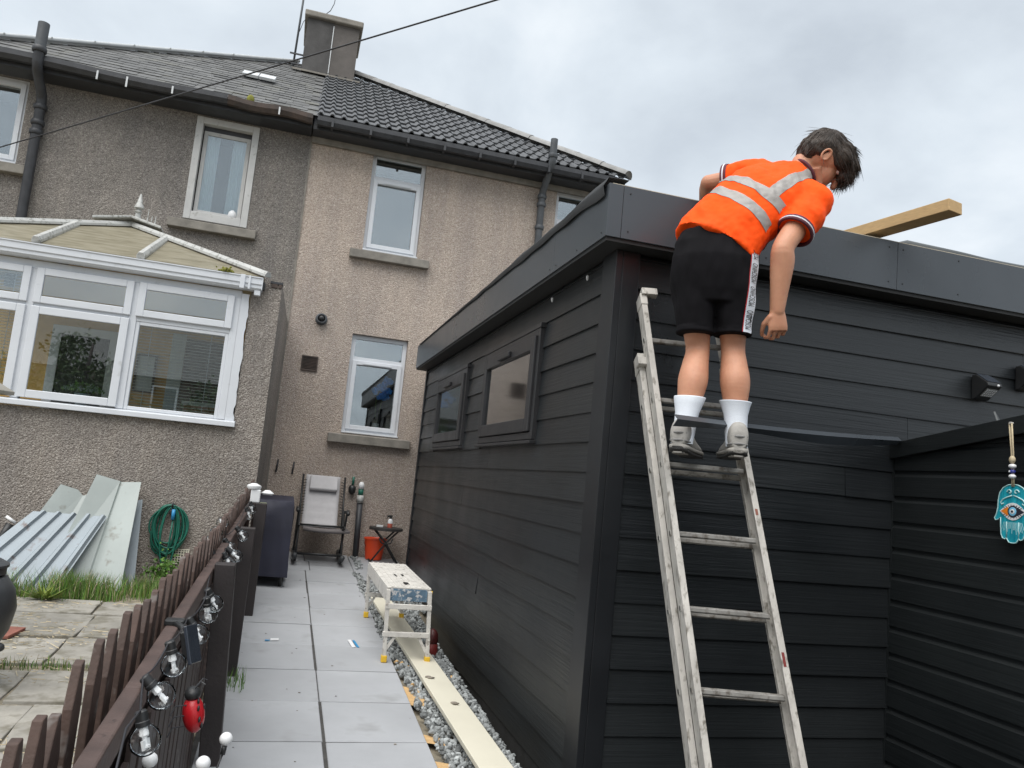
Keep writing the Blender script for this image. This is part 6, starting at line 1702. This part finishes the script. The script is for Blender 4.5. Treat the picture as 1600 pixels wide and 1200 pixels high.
    def onstripe(t, w, lift):
        z = 2.462 + t*(2.925-2.462)
        c = V((2.030, 3.368, z)) + tang*(.030 + .012*t)
        o = c + out*.5 + tang*w
        hit, nr, _, _ = tree.ray_cast(o, -out)
        if hit is None: hit = o - out*.42; nr = out
        return hit + nr*lift
    def ribbon(w0, w1, lift, m, nm, par):
        b = B(); n = 44; vs = []
        for i in range(n+1):
            for w in (w0, (w0+w1)/2, w1): vs.append(onstripe(.004 + .992*i/n, w, lift))
        b.add(vs, [(3*i+j, 3*i+j+1, 3*i+3+j+1, 3*i+3+j) for i in range(n) for j in range(2)]); return obj(nm, b, MAT[m], par, True)
    st = ribbon(-.024, .024, .0035, 'sock', 'side_stripe', so); ribbon(-.029, -.0242, .0032, 'red', 'piping', so)
    cu = bpy.data.curves.new('txt', 'FONT'); cu.body = 'MOSCHINO'; cu.size = 1; cu.resolution_u = 3
    to = bpy.data.objects.new('txt', cu); COL.objects.link(to); dg = bpy.context.evaluated_depsgraph_get(); dg.update()
    tm = bpy.data.meshes.new_from_object(to.evaluated_get(dg)); bpy.data.objects.remove(to)
    xs = [v.co.x for v in tm.vertices]; ysv = [v.co.y for v in tm.vertices]; x0, x1, y0, y1 = min(xs), max(xs), min(ysv), max(ysv)
    bmt = bmesh.new(); bmt.from_mesh(tm); bmesh.ops.subdivide_edges(bmt, edges=[e for e in bmt.edges if e.calc_length() > .25], cuts=2)
    for k in range(4):
        tb = .03 + k*.245; te = tb + .20
        nm = bmesh.new(); tmp = bpy.data.meshes.new('t'); bmt.to_mesh(tmp); nm.from_mesh(tmp)
        for v in nm.verts:
            t = tb + (v.co.x-x0)/(x1-x0)*(te-tb); w = .017 - (v.co.y-y0)/(y1-y0)*.034
            v.co = onstripe(t, w, .0050)
        me2 = bpy.data.meshes.new('lettering'); nm.to_mesh(me2); nm.free(); put('lettering', me2, MAT['inktext'], so)
    bmt.free()
    # ---- shirt
    si = B()
    rings = [((1.900,3.388,2.880),.208,.145),((1.945,3.398,2.955),.206,.146),((2.015,3.41,3.05),.202,.146),((2.10,3.418,3.14),.205,.148),((2.19,3.418,3.215),.212,.142),((2.255,3.414,3.262),.205,.122),((2.318,3.408,3.312),.16,.10),((2.362,3.400,3.345),.098,.088),((2.385,3.396,3.362),.078,.078)]
    rr = []
    P = [V(r[0]) for r in rings]
    for i, (c, w, dd) in enumerate(rings):
        t = min(1, i/5.0); tan = (P[min(i+1,len(P)-1)] - P[max(i-1,0)]).normalized()
        ax = hx.lerp(A, t); ax = (ax - tan*ax.dot(tan)).normalized(); dp = tan.cross(ax)
        rr.append((c, ax*w, dp*dd))
    loft(si, rr, 40, 2.4)
    rc = rs.lerp(re, .66) + V((.004,0,0)); lc = ls.lerp(le, .62)
    chain(si, [(C + A*.09, .095), (rs, .094)], 20)
    si.tube([rs - (rc-rs)*.1, rs.lerp(rc,.35), rs.lerp(rc,.7), rc], [.090,.092,.090,.088], 24)
    chain(si, [(C - A*.09, .092), (ls, .088)], 20)
    si.tube([ls - (lc-ls)*.1, ls.lerp(lc,.5), lc], [.086,.085,.080], 24)
    sm = remesh('shirt', si, .0075, 6)
    T = (V((2.362,3.40,3.345)) - V((1.888,3.388,2.872))).normalized(); O = V((1.888,3.388,2.872))
    nrs = [v.normal.copy() for v in sm.vertices]
    for v, vn in zip(sm.vertices, nrs):
        p = v.co; s_ = (p-O).dot(T); l_ = (p-O).dot(A)
        k = .011*noise.noise((s_*7+l_*9, l_*5-s_*8, p.z*3)) + .009*(.5-abs(noise.noise((s_*13+l_*8, l_*7-s_*3, 6)))) - .0045 + .006*noise.noise((s_*22+l_*14, l_*12, 3+p.z*6)) + .0025*noise.noise((p.x*45, p.y*45, p.z*45))
        hemk = max(0, 1-s_/.10); k += .010*hemk*math.sin(l_*34 + 1.3)
        v.co = p + vn*k
    sm.update()
    bm = bmesh.new(); bm.from_mesh(sm)
    B1, B2 = (.205,.262), (.325,.382); br = (.060,.117)
    for val in B1 + B2: bmesh.ops.bisect_plane(bm, geom=bm.verts[:]+bm.edges[:]+bm.faces[:], plane_co=O + T*val, plane_no=T)
    Aw = (A - T*A.dot(T)).normalized()
    for val in (br[0], br[1], -br[0]-.05, -br[1]-.05): bmesh.ops.bisect_plane(bm, geom=bm.verts[:]+bm.edges[:]+bm.faces[:], plane_co=C + Aw*val, plane_no=Aw)
    bm.to_mesh(sm)
    bm.normal_update(); bm.faces.ensure_lookup_table()
    axis_r = (rc-rs).normalized()
    def sleeve(p):
        for a0, c0 in ((rs, rc), (ls, lc)):
            d0 = (c0-a0).normalized(); h = (p-a0).dot(d0)
            if h > .055 and (p - a0 - d0*h).length < .115: return True
        return False
    shirt = put('shirt', sm, MAT['hivis'], root)
    for nm_, test in (('reflective_band', lambda s_, l_: B1[0] < s_ < B1[1]), ('reflective_band', lambda s_, l_: B2[0] < s_ < B2[1]),
                      ('reflective_brace', lambda s_, l_: s_ > B2[1] and br[0] < l_ < br[1])):
        sel = []
        for fc in bm.faces:
            c = fc.calc_center_median()
            if test((c-O).dot(T), (c-C).dot(Aw)) and not sleeve(c): sel.append(fc)
        vid = {}; vs = []; fs = []
        for fc in sel:
            row = []
            for v in fc.verts:
                if v.index not in vid: vid[v.index] = len(vs); vs.append(v.co + v.normal*.0028)
                row.append(vid[v.index])
            fs.append(tuple(row))
        if fs:
            b = B(); b.add(vs, fs); obj(nm_, b, MAT['tape'], shirt, True)
    bm.free()
    for c, a, r, nm_ in ((rc, (rc-rs).normalized(), .0885, 'cuff'), (lc, (lc-ls).normalized(), .081, 'cuff')):
        b = B(); b.lathe([(r+.002,-.016),(r+.004,-.004),(r+.004,.012),(r+.001,.016),(r-.008,.016),(r-.012,-.01)], c, 28, axis=a, caps=False); k = obj('cuff', b, MAT['cuff'], shirt, angle=50)
        b = B(); b.lathe([(r+.0035,-.002),(r+.0055,0),(r+.0055,.004),(r+.0035,.006)], c, 28, axis=a, caps=False); obj('cuff_line', b, MAT['sock'], k, True)
    b = B(); n = 28; cc, ca, cd = V((2.392,3.394,3.368)), rr[-1][1], rr[-1][2]
    b.tube([cc + ca*1.02*math.cos(2*math.pi*i/n) + cd*1.02*math.sin(2*math.pi*i/n) for i in range(n+1)], .0085, 8); obj('collar_rib', b, MAT['cuff'], shirt, True)
    # ---- hair
    rng = random.Random(99); hb = B()
    def scalp(th, ph, k=1.0):
        return V((.081*k*math.sin(th)*math.cos(ph), -.012 + .103*k*math.sin(th)*math.sin(ph), .022 + .101*k*math.cos(th)))
    cap = B()
    for (x, y, z, rx, ry, rz_) in ((0,-.022,.040,.086,.098,.092),(0,-.06,.012,.078,.062,.085),(0,.035,.065,.082,.075,.066),(.02,.085,.052,.055,.048,.050),(-.02,.085,.052,.055,.048,.050),(.028,.112,.022,.040,.026,.045),(-.02,.112,.022,.045,.026,.045),(.058,.05,.045,.03,.05,.045),(-.058,.05,.045,.03,.05,.045),(.064,-.035,.03,.024,.045,.05),(-.064,-.035,.03,.024,.045,.05)):
        cap.ball(H(x,y,z), (rx*HS,ry*HS,rz_*HS), 20, 14, mat=hm)
    hme = remesh('hair', cap, .006, 6)
    nrs = [v.normal.copy() for v in hme.vertices]
    for v, vn in zip(hme.vertices, nrs):
        l = hm.transposed() @ (v.co - hc); v.co = v.co + vn*(.007*noise.noise((l.x*46, l.y*9, l.z*26)) + .004*noise.noise((l.x*100, l.y*20, l.z*60)))
    hme.update(); hair = put('hair', hme, MAT['hair'], root)
    tree2 = BVHTree.FromPolygons([v.co.copy() for v in hme.vertices], [tuple(p.vertices) for p in hme.polygons])
    for i in range(4600):
        th = rng.uniform(0, 1.9); ph = rng.uniform(0, 2*math.pi)
        d0 = s*(math.sin(th)*math.cos(ph)) + f*(math.sin(th)*math.sin(ph)) + u*math.cos(th)
        hit, nr, _, _ = tree2.ray_cast(H(0,.02,.03) + d0*.4, -d0)
        if hit is None: continue
        l = hm.transposed() @ (hit - hc) / HS
        if l.z < -.005 and l.y > -.03: continue
        flow = (l - V((.01,-.06,.12))); flow = (flow.normalized() + V((0, 1.0 if l.y > -.05 else .1, -.1)))
        fw = (s*flow.x + f*flow.y + u*flow.z); fw = (fw - nr*fw.dot(nr)).normalized()
        tip = l.y > .05; L = rng.uniform(.05,.10); pts = []; cur = hit - nr*.002; w0 = rng.uniform(.0007,.0016)
        lift = rng.uniform(.05,.14) if rng.random() < .035 else .0
        for j in range(6):
            pts.append(cur.copy()); cur = cur + (fw + nr*lift)*(L/5) + (V((0,0,-1))*(L/5)*(.18*j if tip else .0))
            near, n2, _, _ = tree2.find_nearest(cur)
            if near is not None and not (tip and j > 1) and lift == 0: cur = near + n2*.0015; fw = (fw - n2*fw.dot(n2)).normalized()
        hb.tube(pts, [w0*.6, w0, w0, w0, w0*.7, w0*.1], 3, caps=False)
    st = obj('strands', hb, MAT['hair'], hair, True); st['kind'] = 'stuff'
build_person()

# ------------------------------------------------------------------ what stands behind the photographer (mirrored in the panes)
def build_behind():
    for (cx, cy, hh, rr, n, lab) in ((-5.4,-6.6,5.2,1.7,5200,'bushy broadleaf tree behind the photographer, mirrored in the conservatory panes'), (-2.2,-9.5,4.2,1.5,3200,'smaller broadleaf tree behind the photographer, mirrored in the window glass')):
        t = thing('garden_tree', (cx, cy, gz(cy)), lab, 'tree')
        rng = random.Random(int(hh*10)); b = B(); z0 = gz(cy)-.1
        b.tube([(cx,cy,z0),(cx+.08,cy,z0+hh*.3),(cx,cy+.1,z0+hh*.6),(cx+.1,cy,z0+hh*.9)], [.16,.13,.09,.03], 10)
        for i in range(10):
            a = rng.uniform(0,6.28); zz = z0+hh*rng.uniform(.3,.7); b.tube([(cx,cy,zz),(cx+math.cos(a)*rr*.5,cy+math.sin(a)*rr*.5,zz+.5),(cx+math.cos(a)*rr*.9,cy+math.sin(a)*rr*.9,zz+.8)], [.06,.04,.012], 6)
        obj('trunk', b, MAT['fence'], t, True)
        b = B(); cl = []
        for i in range(46):
            a = rng.uniform(0,6.28); r = rr*math.sqrt(rng.random()); cl.append((Vector((cx+math.cos(a)*r, cy+math.sin(a)*r, z0+hh*.32+hh*.68*rng.random()*(1-.4*r/rr))), rng.uniform(.25,.5)))
        for i in range(n):
            c, r = rng.choice(cl); p = c + Vector((rng.gauss(0,1),rng.gauss(0,1),rng.gauss(0,1)))*r*.55; q = Quaternion((rng.gauss(0,1),rng.gauss(0,1),rng.gauss(0,1),rng.gauss(0,1))).normalized().to_matrix(); sz = rng.uniform(.05,.10)
            b.add([p + q @ Vector(v) for v in ((-sz,0,0),(0,-sz*.5,0),(sz,0,0),(0,sz*.5,0))], [(0,1,2,3)])
        o = obj('crown', b, MAT['leaf'], t); o['kind'] = 'stuff'
    h = thing('rear_house', (-8, -19, gz(-19)), 'grey house with a gabled slate roof behind the photographer, mirrored in the glass', 'house')
    b = B(); b.box(-14,-1,-26,-18,-.6,4.6); obj('wall', b, MAT['cast_dark'], h)
    b = B(); b.prism([(-14.3,-17.6,4.5),(-14.3,-26.4,4.5),(-14.3,-22,7.9)], (13.6,0,0)); obj('roof', b, MAT['slate'], h)
    for x in (-12,-8.5,-5,-2.5):
        for z in (.6,2.9):
            b = B(); ring(b, x-.5, x+.5, z, z+1.3, .07, -17.99, -17.93); w = obj('window', b, MAT['pvc'], h); b = B(); b.box(x-.43,x+.43,-17.98,-17.97,z+.07,z+1.23); obj('pane', b, MAT['room'], w)
MAT['leaf'] = M('tree_leaf', (.045,.075,.022), .7, .3, 4, isl=.5)
build_behind()
